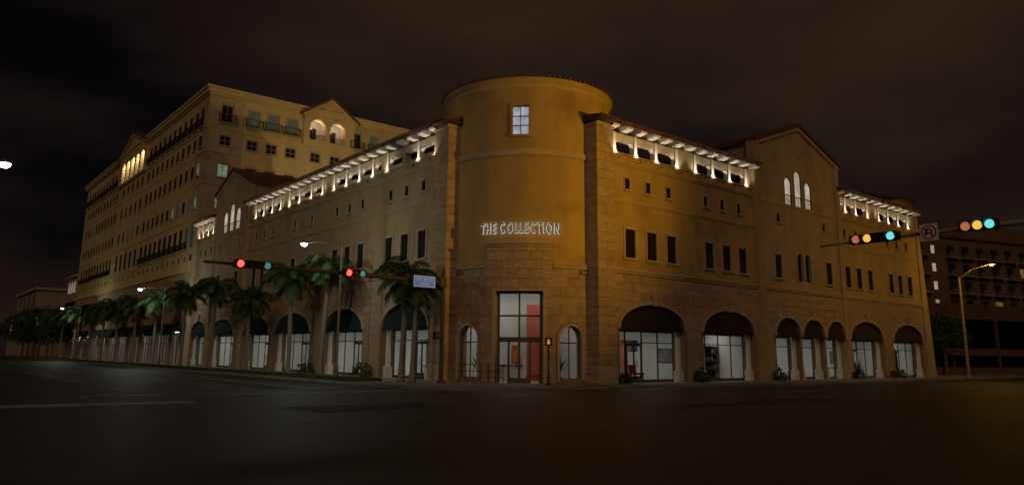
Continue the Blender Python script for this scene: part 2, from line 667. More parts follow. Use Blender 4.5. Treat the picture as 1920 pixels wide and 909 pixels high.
# paving slabs: right sidewalk and corner
for k in range(30):
    x0 = 4.0 + k * 1.6
    MB().box(x0 + 0.008, x0 + 1.592, KY + 0.17, -0.02 if x0 > 5.6 else 0.0, 0.1, 0.146).build('paving_slab', PAVING, sw)
for i in range(6):
    for j in range(6):
        x0, y0 = -4.8 + i * 1.6, -2.2 + j * 1.6
        cxm, cym = x0 + 0.8, y0 + 0.8
        if x0 > 3.9 and y0 > -0.1:
            continue
        if math.hypot(cxm - DC, cym - DC) < DR - 0.2 or x0 > 3.9:
            continue
        px = [(x0 + 0.008, y0 + 0.008), (x0 + 1.592, y0 + 0.008), (x0 + 1.592, y0 + 1.592), (x0 + 0.008, y0 + 1.592)]
        # keep corners inside the kerb arc
        c0, r0 = (KX + 4.6, KY + 4.6), 4.6 - 0.17
        q = []
        for (a, b) in px:
            if a < c0[0] and b < c0[1]:
                dd = math.hypot(a - c0[0], b - c0[1])
                if dd > r0:
                    a, b = c0[0] + (a - c0[0]) * r0 / dd, c0[1] + (b - c0[1]) * r0 / dd
            a = max(a, KX + 0.17)
            b = max(b, KY + 0.17)
            q.append((a, b))
        if max(v[0] for v in q) - min(v[0] for v in q) < 0.3 or max(v[1] for v in q) - min(v[1] for v in q) < 0.3:
            continue
        MB().prism(q, 0.1, 0.146, lambda a, b, d: (a, b, d)).build('paving_slab', PAVING, sw)
for k in range(60):
    y0 = 7.4 + k * 1.6
    MB().box(-2.9, -0.02, y0 + 0.008, y0 + 1.592, 0.1, 0.146).build('paving_slab', PAVING, sw)
pb = MB().box(-4.84, -2.92, 7.4, 290, 0.1, 0.142)
tag(pb.build('planting_bed', SOIL), kind='structure')

# road markings
mk = obj('road_markings', None)
tag(mk, kind='structure')


def stripe(pts, name='painted_line'):
    g_ = MB()
    g_.quad(*[(p[0], p[1], 0.004) for p in pts])
    g_.build(name, PAINT, mk, normals=False)


stripe([(-21.5, -3.3), (-15.9, -3.5), (-15.9, -2.4), (-21.5, -2.2)])
stripe([(-18.4, 1.7), (-5.2, 0.2), (-5.2, 0.55), (-18.4, 2.05)])
stripe([(-26, -3.3), (-22.3, -3.3), (-22.3, -2.2), (-26, -2.2)])
for k in range(12):
    y0 = 6 + k * 9
    stripe([(-12.1, y0), (-11.95, y0), (-11.95, y0 + 3), (-12.1, y0 + 3)])
    stripe([(-16.1, y0), (-15.95, y0), (-15.95, y0 + 3), (-16.1, y0 + 3)])
stripe([(-8.6, 3), (-8.45, 3), (-8.45, 120), (-8.6, 120)])
for k in range(9):
    x0 = 10 + k * 9
    stripe([(x0, -8.1), (x0 + 3, -8.1), (x0 + 3, -7.95), (x0, -7.95)])

# road wear: repair patches and utility covers
PATCH = mat('asphalt_patch', (0.037, 0.035, 0.033), 0.7, 0.25, 0.8, 0.5, 60)
for (x0, y0, x1, y1) in ((-14.5, -9.0, -9.8, -6.6), (-4.0, -13.0, 6.5, -11.6), (-18.5, 12.0, -16.8, 30.0), (8.0, -6.4, 24.0, -5.2), (-10.5, 4.0, -9.3, 16.0)):
    g_ = MB()
    ex = [random.uniform(-0.12, 0.12) for _ in range(8)]
    g_.quad((x0 + ex[0], y0 + ex[1], 0.0035), (x1 + ex[2], y0 + ex[3], 0.0035), (x1 + ex[4], y1 + ex[5], 0.0035), (x0 + ex[6], y1 + ex[7], 0.0035))
    tag(g_.build('road_patch', PATCH, normals=False), kind='structure')
IRON = mat('cast_iron', (0.05, 0.045, 0.04), 0.5, 0.2, 6.0, 0.5, 30, metal=0.5)
for (x0, y0, lb) in ((-9.5, -3.4, 'round iron utility cover in the road before the corner'), (-13.6, -13.2, 'round iron utility cover in the dark foreground road'), (9.5, -8.9, 'round iron utility cover in the right street')):
    g_ = thing('manhole_cover', lb, 'manhole cover', (x0, y0, 0.0), 0, 'utility covers in the road')
    MB().lathe([(0.38, 0.002), (0.36, 0.014), (0.33, 0.014), (0.33, 0.009)], 24).build('rim', IRON, g_)
    MB().lathe([(0.32, 0.004), (0.32, 0.011), (0.0, 0.0115)], 24).build('lid', IRON, g_)

# ================================================================== CORNER BUILDING
B = thing('corner_building', 'ochre stucco corner building with round tower, arcaded ground floor and lit roof loggias', 'building')
Z1, Z2, Z3, ZP, ZE = 6.35, 10.42, 12.66, 13.28, 14.85

A_R = [(7.65, 13.5), (15.3, 20.95), (23.4, 26.65), (26.95, 30.0), (30.35, 33.2), (34.2, 39.7), (41.6, 47.4)]
A_L = [(7.65, 12.9), (15.4, 20.95), (23.4, 29.9), (31.2, 37.0), (39.4, 45.6), (47.0, 52.0)]
OR_ = [op(a, b, 0.15, 3.15, 1.42 if b - a > 4 else 1.28) for a, b in A_R]
OL_ = [op(a, b, 0.15, 3.15, 1.42) for a, b in A_L]


def windows_of(centres, w, z0, z1):
    return [op(c - w / 2, c + w / 2, z0, z1) for c in centres]


GR0, GR1 = 22.0, 33.5        # gabled bay, right wing
GL0, GL1 = 37.6, 46.4        # gabled bay, left wing
PR = [8.68, 10.6, 12.44, 16.27, 18.15, 19.98]
SR = [8.5, 10.37, 12.28, 16.07, 17.87, 19.77]
PR2 = [34.5, 36.36, 38.3, 42.1, 43.84, 45.76]
PL = [8.6, 10.55, 12.45, 16.2, 18.1, 20.0, 24.2, 27.3, 31.7, 33.6, 35.5]
GWR = [24.2, 31.3]

# --- right wing walls
w_ = MB()
wall(w_, 5.785, 48.0, 0.1, Z1, OR_, -1.0, 0.0, MR)
w_.build('ground_floor_wall', JOINT, B, weld=True)
w_ = MB()
wall(w_, 7.15, GR0, Z1, Z2, windows_of(PR, 0.86, 7.17, 8.83), -0.5, 0.0, MR)
wall(w_, 7.15, GR0, Z2, Z3, windows_of(SR, 0.42, 11.18, 11.84), -0.5, 0.0, MR)
wall(w_, 7.15, GR0, Z3, ZP, [], -0.5, 0.0, MR)
w_.build('upper_wall', STUCCO, B, weld=True)
w_ = MB()
wall(w_, GR0, GR1, Z1, 10.9, windows_of(GWR, 0.86, 7.17, 8.83) + [op(26.75, 27.55, 7.12, 8.75, 0.4), op(27.85, 28.65, 7.12, 8.75, 0.4)], -0.5, 0.12, MR)
wall(w_, GR0, GR1, 10.9, 12.55, windows_of([24.5, 30.9], 0.42, 11.18, 11.84), -0.5, 0.12, MR)
TRI = [op(25.58, 26.50, 12.7, 14.28, 0.46), op(26.98, 27.92, 12.7, 14.95, 0.47), op(28.40, 29.32, 12.7, 14.28, 0.46)]
wall(w_, GR0, GR1, 12.55, 15.6, TRI, -0.5, 0.12, MR)
gx = (GR0 + GR1) / 2
w_.prism([(GR0, 15.6), (GR1, 15.6), (GR1, 16.85), (gx, 18.95), (GR0, 16.85)], -0.5, 0.12, MR)
w_.box(GR0, GR0 + 0.4, 0.5, 9.0, 12.0, 16.85)
w_.box(GR1 - 0.4, GR1, 0.5, 9.0, 12.0, 16.85)
w_.build('gable_wall', STUCCO2, B, weld=True)
w_ = MB()
wall(w_, GR1, 48.0, Z1, Z2, windows_of(PR2, 0.86, 7.17, 8.83), -0.5, 0.0, MR)
wall(w_, GR1, 48.0, Z2, Z3, windows_of([c - 0.1 for c in PR2], 0.42, 11.18, 11.84), -0.5, 0.0, MR)
wall(w_, GR1, 48.0, Z3, ZP, [], -0.5, 0.0, MR)
w_.build('upper_wall', STUCCO, B, weld=True)
w_ = MB()
w_.prism([(47.9, 0.1), (49.55, 0.1), (48.35, ZE), (47.9, ZE)], -9.0, 0.10, MR)
w_.build('end_pier', STUCCO2, B)

# --- left wing walls
w_ = MB()
wall(w_, 5.785, TY, 0.1, Z1, OL_, -1.0, 0.0, ML)
w_.build('ground_floor_wall', JOINT, B, weld=True)
w_ = MB()
wall(w_, 7.15, GL0, Z1, Z2, windows_of(PL, 0.86, 7.17, 8.83), -0.5, 0.0, ML)
wall(w_, 7.15, GL0, Z2, Z3, windows_of([c - 0.05 for c in PL], 0.42, 11.22, 11.9), -0.5, 0.0, ML)
wall(w_, 7.15, GL0, Z3, ZP, [], -0.5, 0.0, ML)
w_.build('upper_wall', STUCCO2, B, weld=True)
w_ = MB()
wall(w_, GL0, GL1, Z1, 10.9, windows_of([39.6, 44.4], 0.86, 7.17, 8.83), -0.5, 0.12, ML)
wall(w_, GL0, GL1, 10.9, 12.55, windows_of([39.4, 44.6], 0.42, 11.2, 11.9), -0.5, 0.12, ML)
TRL = [op(39.6, 40.8, 12.9, 14.3, 0.6), op(41.3, 42.5, 12.9, 14.9, 0.6), op(43.0, 44.2, 12.9, 14.3, 0.6)]
wall(w_, GL0, GL1, 12.55, 15.6, TRL, -0.5, 0.12, ML)
gy = (GL0 + GL1) / 2
w_.prism([(GL0, 15.6), (GL1, 15.6), (GL1, 16.95), (gy, 18.8), (GL0, 16.95)], -0.5, 0.12, ML)
w_.box(0.5, 9.0, GL0, GL0 + 0.4, 12.0, 16.95)
w_.box(0.5, 9.0, GL1 - 0.4, GL1, 12.0, 16.95)
w_.build('gable_wall', STUCCO2, B, weld=True)
w_ = MB()
wall(w_, GL1, TY, Z1, Z2, windows_of([48.2, 50.4], 0.8, 7.17, 8.83), -0.5, 0.0, ML)
wall(w_, GL1, TY, Z2, Z3, windows_of([47.7, 49.4, 51.1], 0.42, 11.22, 11.9), -0.5, 0.0, ML)
wall(w_, GL1, TY, Z3, ZP, [], -0.5, 0.0, ML)
w_.build('upper_wall', STUCCO2, B, weld=True)

# --- rotunda
S = lambda deg: rad(deg - 225) * DR
ENT = op(S(210.9), S(239.1), 0.15, 4.99)
WL = op(S(182.9), S(198.6), 0.42, 2.45, 0.72)
WR_ = op(S(249.6), S(265.6), 0.42, 2.45, 0.72)
w_ = MB()
wall(w_, S(165), S(285), 0.1, 6.35, [ENT, WL, WR_], -0.45, 0.0, MD, 0.3)
w_.build('rotunda_base_wall', JOINT, B, weld=True)
w_ = MB()
wall(w_, S(100), S(350), 6.35, 12.5, [], -0.4, 0.0, MD, 0.13)
w_.build('rotunda_wall', STUCCO, B, weld=True)
w_ = MB()
DWIN = op(S(219.6), S(230.4), 13.72, 15.42)
wall(w_, S(45), S(405), 12.5, 16.95, [DWIN], -0.4, -0.02, MD, 0.13)
w_.build('rotunda_drum', STUCCO, B, weld=True)
t_ = MB()
t_.band([(t, 12.52, 12.86) for t in lin(S(120), S(330), 0.13)], -0.05, 0.07, MD)
t_.band([(t, 12.60, 12.78) for t in lin(S(120), S(330), 0.13)], 0.06, 0.10, MD)
t_.build('rotunda_band', TRIM, B)
t_ = MB()
t_.lathe([(5.05, 16.45), (5.12, 16.55), (5.13, 16.72), (5.2, 16.8), (5.28, 16.9), (5.34, 16.98), (5.34, 17.04), (5.0, 17.06)], 120, (DC, DC, 0))
t_.build('rotunda_cornice', mat('cornice_ochre', (0.54, 0.40, 0.21), 0.85, 0.1, 2.0, 0.2, 30), B, smooth=False)
# clay tiles of the conical roof
t_ = MB()
t_.lathe([(5.36, 17.06), (0.02, 18.5)], 96, (DC, DC, 0))
nt_ = 104
for k in range(nt_):
    a = 2 * PI * k / nt_
    for (r0, r1, wr) in ((5.44, 2.7, 0.085), (2.7, 0.6, 0.05)):
        p0 = (DC + r0 * math.cos(a), DC + r0 * math.sin(a), 17.075 + (5.44 - r0) * 0.27)
        p1 = (DC + r1 * math.cos(a), DC + r1 * math.sin(a), 17.075 + (5.44 - r1) * 0.27)
        t_.tube([p0, p1], [wr, wr * 0.75], 6)
tag(t_.build('rotunda_roof_tiles', TILE, B), kind='stuff')

# base cornice of rotunda (broken by the portal) and portal
for (a, b) in ((166, 204.4), (245.6, 284)):
    t_ = MB()
    t_.band([(t, 6.28, 6.44) for t in lin(S(a), S(b), 0.2)], -0.05, 0.10, MD)
    t_.band([(t, 6.44, 6.52) for t in lin(S(a), S(b), 0.2)], -0.05, 0.15, MD)
    t_.build('base_cornice', TRIM, B)
PORT = MB()
wall(PORT, S(205.0), S(245.0), 0.1, 7.42, [ENT], -0.02, 0.16, MD, 0.3)
PORT.build('portal_backing', JOINT, B, weld=True)
portal_open = [ENT]
for (za, zb) in [(0.15 + k * 0.5, 0.15 + (k + 1) * 0.5) for k in range(15)]:
    zb = min(zb, 7.42)
    if zb - za < 0.1:
        continue
    if za < 4.9:
        segs = [(S(205.0), S(210.6)), (S(239.4), S(245.0))]
    else:
        nb = 3 if int(za * 2) % 2 else 4
        segs = [(S(205 + 40 * q / nb), S(205 + 40 * (q + 1) / nb)) for q in range(nb)]
    for (a, b) in segs:
        MB().band([(t, za + 0.012, zb - 0.012) for t in lin(a + 0.012, b - 0.012, 0.3)], 0.15, 0.19, MD).build('stone_block', STONE, B)
t_ = MB()
t_.band([(t, 7.40, 7.52) for t in lin(S(204.6), S(245.4), 0.25)], 0.0, 0.26, MD)
t_.band([(t, 7.52, 7.62) for t in lin(S(204.0), S(246.0), 0.25)], 0.0, 0.36, MD)
t_.build('portal_cornice', TRIM, B)
t_ = MB()
t_.ring([(ENT['a'], 0.15), (ENT['a'], 4.99), (0.0, 4.99), (ENT['b'], 4.99), (ENT['b'], 0.15)],
        [(ENT['a'] - 0.14, 0.15), (ENT['a'] - 0.14, 5.13), (0.0, 5.13), (ENT['b'] + 0.14, 5.13), (ENT['b'] + 0.14, 0.15)], 0.1, 0.24, MD)
t_.build('portal_surround', TRIM, B)
PORTZONE = op(S(205), S(245), 0.0, 9.0)
ashlar('stone_block', S(168), S(282), 0.15, 6.27, 0.51, 1.15, [op(S(204.9) + 0.2, S(245.1) - 0.2, 0, 9.0), WL, WR_], MD, B, step=0.3)
for o in (WL, WR_):
    t_ = MB()
    archivolt(t_, o, MD, 0.14, -0.02, 0.09, legs=0.3)
    t_.build('window_surround', TRIM, B)

# --- corner piers (two) with stone blocks on face and return
for fn, sgn in ((MR, 1), (ML, -1)):
    p_ = MB()
    p_.band([(5.785, 0.1, 14.6), (7.15, 0.1, 14.6)], -1.4, 0.22, fn)
    p_.build('corner_pier', JOINT, B)
    nck = 28
    for c in range(nck):
        za, zb = 0.15 + c * 14.4 / nck, 0.15 + (c + 1) * 14.4 / nck
        f2 = lambda s, z, d, fn=fn: fn(s, z, d)
        cuts = (5.785, 7.15) if c % 2 else (5.785, 6.5, 7.15)
        for a, b in zip(cuts[:-1], cuts[1:]):
            a2 = a - 0.03 if a == 5.785 else a + 0.012
            MB().band([(a2, za + 0.012, zb - 0.012), (b - 0.012, za + 0.012, zb - 0.012)], 0.21, 0.25, fn).build('stone_block', STONE, B)
        MB().band([(5.752, za + 0.012, zb - 0.012), (5.79, za + 0.012, zb - 0.012)], -0.9, 0.205, fn).build('stone_block', STONE, B)
    t_ = MB()
    t_.band([(5.70, 14.55, 14.75), (7.2, 14.55, 14.75)], -1.0, 0.33, fn)
    t_.build('pier_cap', TRIM, B)
    t_ = MB()
    t_.prism([(5.66, 0.15), (7.18, 0.15), (7.18, 1.0), (7.15, 1.05), (5.70, 1.05), (5.66, 1.0)], 0.18, 0.31, fn)
    t_.build('pier_plinth', TRIM, B)

# --- ashlar of the two arcades (near part stone by stone, the rest joined)
ashlar('stone_block', 7.19, 21.6, 0.15, 6.2, 0.5, 1.6, OR_[:2], MR, B)
ashlar('far_stone_block', 22.05, 33.45, 0.15, 6.2, 0.5, 1.6, OR_[2:5], MR, B, single=False, d=(-0.02, 0.14))
ashlar('far_stone_block', 33.5, 47.85, 0.15, 6.2, 0.5, 1.6, OR_[5:], MR, B, single=False)
ashlar('left_stone_block', 7.19, TY - 0.1, 0.15, 6.2, 0.5, 1.6, OL_, ML, B, single=False)

# string courses and cornices


def course(fn, a, b, z, h, out, name='string_course', base=0.0):
    t = MB()
    t.band([(a, z, z + h * 0.55), (b, z, z + h * 0.55)], -0.04, base + out * 0.55, fn)
    t.band([(a, z + h * 0.55, z + h), (b, z + h * 0.55, z + h)], -0.04, base + out, fn)
    t.build(name, TRIM, B)


for fn, segs in ((MR, ((7.16, 21.55, 0), (GR0 + 0.01, GR1 - 0.01, 0.12), (GR1 + 0.02, 47.9, 0))), (ML, ((7.16, GL0 - 0.02, 0), (GL0 + 0.01, GL1 - 0.01, 0.12), (GL1 + 0.02, TY - 0.05, 0)))):
    for a, b, bs in segs:
        course(fn, a, b, 6.24, 0.26, 0.17, 'base_cornice', bs)
        if not bs:
            course(fn, a, b, 10.36, 0.16, 0.10, 'string_course', bs)
            course(fn, a, b, 12.6, 0.2, 0.13, 'string_course', bs)
        else:
            course(fn, a, b, 12.42, 0.14, 0.08, 'string_course', bs)
# pilasters at the gabled bays
for fn, a, b in ((MR, 21.55, 22.35), (MR, 33.0, 33.62), (ML, 37.45, 38.0), (ML, 46.1, 46.6)):
    t = MB()
    t.band([(a, 0.1, 16.7 if fn is MR else 16.8), (b, 0.1, 16.7 if fn is MR else 16.8)], -0.3, 0.24, fn)
    t.prism([(a - 0.1, 0.1), (b + 0.1, 0.1), (b + 0.06, 3.0), (a - 0.06, 3.0)], -0.3, 0.34, fn)
    t.build('pilaster', STUCCO2, B)
# keystones
for fn, ops in ((MR, OR_), (ML, OL_)):
    for o in ops:
        c = (o['a'] + o['b']) / 2
        zt = o['sp'] + o['rise']
        t = MB()
        t.prism([(c - 0.13, zt - 0.06), (c + 0.13, zt - 0.06), (c + 0.22, zt + 0.46), (c - 0.22, zt + 0.46)], -0.02, 0.24, fn)
        t.prism([(c - 0.26, zt + 0.46), (c + 0.26, zt + 0.46), (c + 0.26, zt + 0.54), (c - 0.26, zt + 0.54)], -0.02, 0.30, fn)
        t.build('keystone', TRIM, B)
        t = MB()
        archivolt(t, o, fn, 0.2, -0.02, 0.10 + (0.1 if o in OR_[2:5] else 0))
        t.build('arch_moulding', TRIM, B)

# medallion and slim niche on the gables
for fn, c, z in ((MR, gx - 0.1, 17.35), (ML, gy, 17.35)):
    t = MB()
    el = [(c + 0.20 * math.cos(2 * PI * k / 20), z + 0.62 * math.sin(2 * PI * k / 20)) for k in range(21)]
    e2 = [(c + 0.30 * math.cos(2 * PI * k / 20), z + 0.75 * math.sin(2 * PI * k / 20)) for k in range(21)]
    t.ring(el, e2, 0.10, 0.20, fn)
    t.build('medallion', TRIM, B)

# --- window units (shared meshes)


def window_proto(name, w, h, depth, pane_mat, surround=0.12, mull=1, trans=1, frame=GREYFRAME, sill=True):
    o = obj(name, None)
    fr = MB()
    for (x0, x1, z0, z1) in ((-w / 2, -w / 2 + 0.05, 0, h), (w / 2 - 0.05, w / 2, 0, h), (-w / 2 + 0.05, w / 2 - 0.05, 0, 0.05), (-w / 2 + 0.05, w / 2 - 0.05, h - 0.05, h)):
        fr.box(x0, x1, depth - 0.05, depth + 0.03, z0, z1)
    for k in range(mull):
        xx = -w / 2 + w * (k + 1) / (mull + 1)
        fr.box(xx - 0.022, xx + 0.022, depth - 0.035, depth + 0.02, 0.05, h - 0.05)
    for k in range(trans):
        zz = h * (k + 1) / (trans + 1)
        fr.box(-w / 2 + 0.05, w / 2 - 0.05, depth - 0.03, depth + 0.02, zz - 0.02, zz + 0.02)
    f = fr.build('frame', frame, o, weld=False)
    p = MB()
    p.box(-w / 2 + 0.02, w / 2 - 0.02, depth + 0.005, depth + 0.02, 0.02, h - 0.02)
    p.build('pane', pane_mat, o)
    if surround:
        t = MB()
        q = surround
        t.box(-w / 2 - q, -w / 2, -0.06, 0.02, 0, h)
        t.box(w / 2, w / 2 + q, -0.06, 0.02, 0, h)
        t.box(-w / 2 - q, w / 2 + q, -0.07, 0.02, h, h + q)
        t.build('surround', TRIM, o)
    if sill:
        t = MB()
        t.box(-w / 2 - surround - 0.05, w / 2 + surround + 0.05, -0.13, 0.02, -0.12, 0)
        t.build('sill', TRIM, o)
    return o


PROTOS = []


def put(proto, fn, s, z, d=0.0, parent=None):
    p = fn(s, z, d)
    if fn is ML:
        rz = -PI / 2
    elif fn is MD:
        rz = rad(225) + s / DR + PI / 2
    else:
        rz = 0
    return copy_tree(proto, parent or B, p, (0, 0, rz))


BIG = window_proto('window', 0.86, 1.66, 0.09, DARKGLASS, 0.13, 1, 1, BLACK)
SML = window_proto('window', 0.42, 0.66, 0.06, DARKGLASS, 0.06, 0, 0, BLACK)
for c in PR + PR2:
    put(BIG, MR, c, 7.17)
for c in GWR:
    put(BIG, MR, c, 7.17, 0.12)
for c in SR + [c - 0.1 for c in PR2]:
    put(SML, MR, c, 11.18)
for c in (24.5, 30.9):
    put(SML, MR, c, 11.18, 0.12)
for c in PL:
    put(BIG, ML, c, 7.17)
    put(SML, ML, c - 0.05, 11.22)
for c in (39.6, 44.4):
    put(BIG, ML, c, 7.17, 0.12)
for c in (39.4, 44.6):
    put(SML, ML, c, 11.2, 0.12)
for c in (47.7, 49.4, 51.1):
    put(SML, ML, c, 11.22)
for c in (48.2, 50.4):
    put(window_proto('window', 0.8, 1.66, 0.09, DARKGLASS, 0.12, 1, 1, BLACK), ML, c, 7.17)


def arched_window(fn, o, d, pane, mats=BLACK, depth=0.22, mull=True, trans=None, parent=None, surround=0.1, legs=None):
    W_ = obj('arched_window', None, parent or B)
    c = (o['a'] + o['b']) / 2
    h = (o['b'] - o['a']) / 2
    n = 14
    pl = [(o['a'] + 0.005, o['z0']), (o['b'] - 0.005, o['z0'])] + [(c + (h - 0.005) * math.cos(PI * k / n), o['sp'] + (o['rise'] - 0.005) * math.sin(PI * k / n)) for k in range(n + 1)]
    MB().prism(pl, d - depth - 0.03, d - depth, fn).build('pane', pane, W_)
    f = MB()
    if mull:
        f.band([(c - 0.03, o['z0'], o['sp'] + o['rise'] - 0.01), (c + 0.03, o['z0'], o['sp'] + o['rise'] - 0.01)], d - depth, d - depth + 0.05, fn)
    for zt in (trans or [o['sp']]):
        f.band([(o['a'] + 0.01, zt - 0.03, zt + 0.03), (o['b'] - 0.01, zt - 0.03, zt + 0.03)], d - depth + 0.002, d - depth + 0.045, fn)
    inn = [(c - (h - 0.05) * math.cos(PI * k / n), o['sp'] + (o['rise'] - 0.05) * math.sin(PI * k / n)) for k in range(n + 1)]
    out = [(c - (h - 0.004) * math.cos(PI * k / n), o['sp'] + (o['rise'] - 0.004) * math.sin(PI * k / n)) for k in range(n + 1)]
    inn = [(o['a'] + 0.05, o['z0'])] + inn + [(o['b'] - 0.05, o['z0'])]
    out = [(o['a'] + 0.004, o['z0'])] + out + [(o['b'] - 0.004, o['z0'])]
    f.ring(inn, out, d - depth + 0.001, d - depth + 0.07, fn)
    f.build('frame', mats, W_)
    if surround:
        t = MB()
        archivolt(t, o, fn, surround, d - 0.02, d + 0.05, legs=o['z0'])
        t.build('surround', TRIM, W_)
    return W_


for o in (op(26.75, 27.55, 7.12, 8.75, 0.4), op(27.85, 28.65, 7.12, 8.75, 0.4)):
    arched_window(MR, o, 0.12, DARKGLASS)
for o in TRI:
    arched_window(MR, o, 0.12, E_NICHE, depth=0.04, mull=False, trans=[o['z0'] + 0.7])  # blank niche: glowing pane in place of uplight
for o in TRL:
    arched_window(ML, o, 0.12, E_NICHE, depth=0.04, mull=False, trans=[o['z0'] + 0.7])  # left gable niches, uplight again put into a glowing pane
# statues-like dark grilles at the foot of the lit niches
for fn, ops in ((MR, TRI), (ML, TRL)):
    for o in ops:
        gr = MB()
        for k in range(4):
            s_ = o['a'] + (o['b'] - o['a']) * (k + 0.5) / 4
            gr.band([(s_ - 0.02, o['z0'], o['z0'] + 0.72), (s_ + 0.02, o['z0'], o['z0'] + 0.72)], 0.06, 0.10, fn)
        gr.band([(o['a'], o['z0'] + 0.68, o['z0'] + 0.74), (o['b'], o['z0'] + 0.68, o['z0'] + 0.74)], 0.055, 0.105, fn)
        gr.build('niche_grille', BLACK, B)
# drum window
dw = obj('window', None, B)
t = MB()
t.band([(q, 13.72, 15.42) for q in lin(DWIN['a'], DWIN['b'], 0.2)], -0.2, -0.17, MD)
t.build('pane', E_DRUMWIN, dw)
t = MB()
for k in range(3):
    q = DWIN['a'] + (DWIN['b'] - DWIN['a']) * k / 2
    t.band([(q - 0.025, 13.72, 15.42), (q + 0.025, 13.72, 15.42)], -0.16, -0.1, MD)
for z in (13.745, 14.28, 14.82, 15.395):
    t.band([(x, z - 0.025, z + 0.025) for x in lin(DWIN['a'], DWIN['b'], 0.2)], -0.155, -0.105, MD)
t.build('frame', GREYFRAME, dw)
t = MB()
t.ring([(DWIN['a'], 13.72), (DWIN['a'], 15.42), (0, 15.42), (DWIN['b'], 15.42), (DWIN['b'], 13.72)],
       [(DWIN['a'] - 0.1, 13.72), (DWIN['a'] - 0.1, 15.53), (0, 15.53), (DWIN['b'] + 0.1, 15.53), (DWIN['b'] + 0.1, 13.72)], -0.05, 0.05, MD)
t.band([(x, 13.58, 13.72) for x in lin(DWIN['a'] - 0.14, DWIN['b'] + 0.14, 0.2)], -0.05, 0.08, MD)
t.build('surround', STUCCO, dw)

# --- loggias under the eaves
def spot(name, loc, aim, power, size, col, parent, blend=1.0, radius=0.06):
    l = bpy.data.lights.new(name, 'SPOT')
    l.energy = power
    l.spot_size = rad(size)
    l.spot_blend = blend
    l.color = col
    l.shadow_soft_size = radius
    o = obj(name, l, parent, loc)
    o.rotation_euler = (Vector(loc) - Vector(aim)).to_track_quat('Z', 'Y').to_euler()
    return o


LOGCOL = (1.0, 0.86, 0.68)
LP = 78


def loggia(fn, a, b, posts, solid, power):
    """posts: centres of lit posts; solid: closed stretches of wall between groups"""
    for (x, y) in solid:
        MB().band([(x, ZP, 14.55), (y, ZP, 14.55)], -0.45, 0.0, fn).build('loggia_wall', STUCCO2, B)
    bm_ = MB()
    bm_.band([(a, 14.08, 14.5), (b, 14.08, 14.5)], -0.40, -0.02, fn)
    bm_.build('loggia_beam', mat('loggia_plaster', (0.50, 0.41, 0.29), 0.8, 0.1, 2.0, 0.2, 30), B)
    fl = MB()
    fl.band([(a, ZP - 0.06, ZP + 0.02), (b, ZP - 0.06, ZP + 0.02)], -0.55, 0.09, fn)
    fl.build('parapet_cap', TRIM, B)
    bk = MB()
    bk.band([(a, 12.0, 14.7), (b, 12.0, 14.7)], -3.4, -3.2, fn)
    bk.build('loggia_back_wall', DARKWOOD, B)
    f2 = MB()
    f2.band([(a, 13.0, 13.1), (b, 13.0, 13.1)], -3.2, -0.5, fn)
    f2.build('loggia_floor', JOINT, B)
    for c in posts:
        p = MB()
        p.band([(c - 0.12, ZP, 14.5), (c + 0.12, ZP, 14.5)], -0.33, 0.05, fn)
        p.band([(c - 0.19, ZP + 0.02, ZP + 0.14), (c + 0.19, ZP + 0.02, ZP + 0.14)], -0.36, 0.06, fn)
        # curved bracket at the head
        for sg in (-1, 1):
            pr = [(c + sg * 0.13, 14.03), (c + sg * 0.13, 13.72), (c + sg * 0.19, 13.86), (c + sg * 0.29, 13.96), (c + sg * 0.42, 14.03)]
            p.prism(pr, -0.25, -0.05, fn)
        po = p.build('loggia_post', WHITE, B)
        lh = MB()
        q = fn(c, ZP - 0.38, 0.42)
        lh.lathe([(0.02, -0.06), (0.04, -0.05), (0.05, 0.0), (0.05, 0.02), (0.0, 0.025)], 8, q)
        lh.tube([fn(c, ZP - 0.44, 0.0), fn(c, ZP - 0.44, 0.42)], [0.012, 0.012], 5)
        lh.build('uplight', BLACK, po)
        spot('uplight_beam', fn(c, ZP - 0.3, 0.42), fn(c, ZP + 1.5, 0.0), power, 105, LOGCOL, po)
    # outriggers and soffit
    s_ = MB()
    s_.prism([(0.62, 14.82), (-3.4, 15.45), (-3.4, 15.52), (0.62, 14.89)], a - 0.35, b + 0.2, lambda d, z, t: fn(t, z, d))
    s_.build('soffit', DARKWOOD, B)
    n = max(2, int(round((b - a) / 1.25)))
    for k in range(n + 1):
        c = a + (b - a) * k / n
        t = MB()
        t.prism([(0.55, 14.82), (0.55, 14.73), (0.48, 14.66), (0.1, 14.62), (-0.35, 14.62), (-0.35, 14.95)], c - 0.27, c + 0.27, lambda d, z, q: fn(q, z, d))
        t.build('outrigger', WHITE, B)
    # tiled roof
    t = MB()
    x0, x1 = a - 0.4, b + 0.25
    nn = int((x1 - x0) / 0.24)
    for k in range(nn + 1):
        x = x0 + (x1 - x0) * k / nn
        t.tube([fn(x, 14.95, 0.72), fn(x, 15.30, -1.2), fn(x, 15.86, -4.4)], [0.085, 0.08, 0.075], 6)
    t.prism([(0.66, 14.91), (-4.4, 15.76), (-4.4, 15.80), (0.66, 14.95)], x0, x1, lambda d, z, q: fn(q, z, d))
    tag(t.build('roof_tiles', TILE, B), kind='stuff')


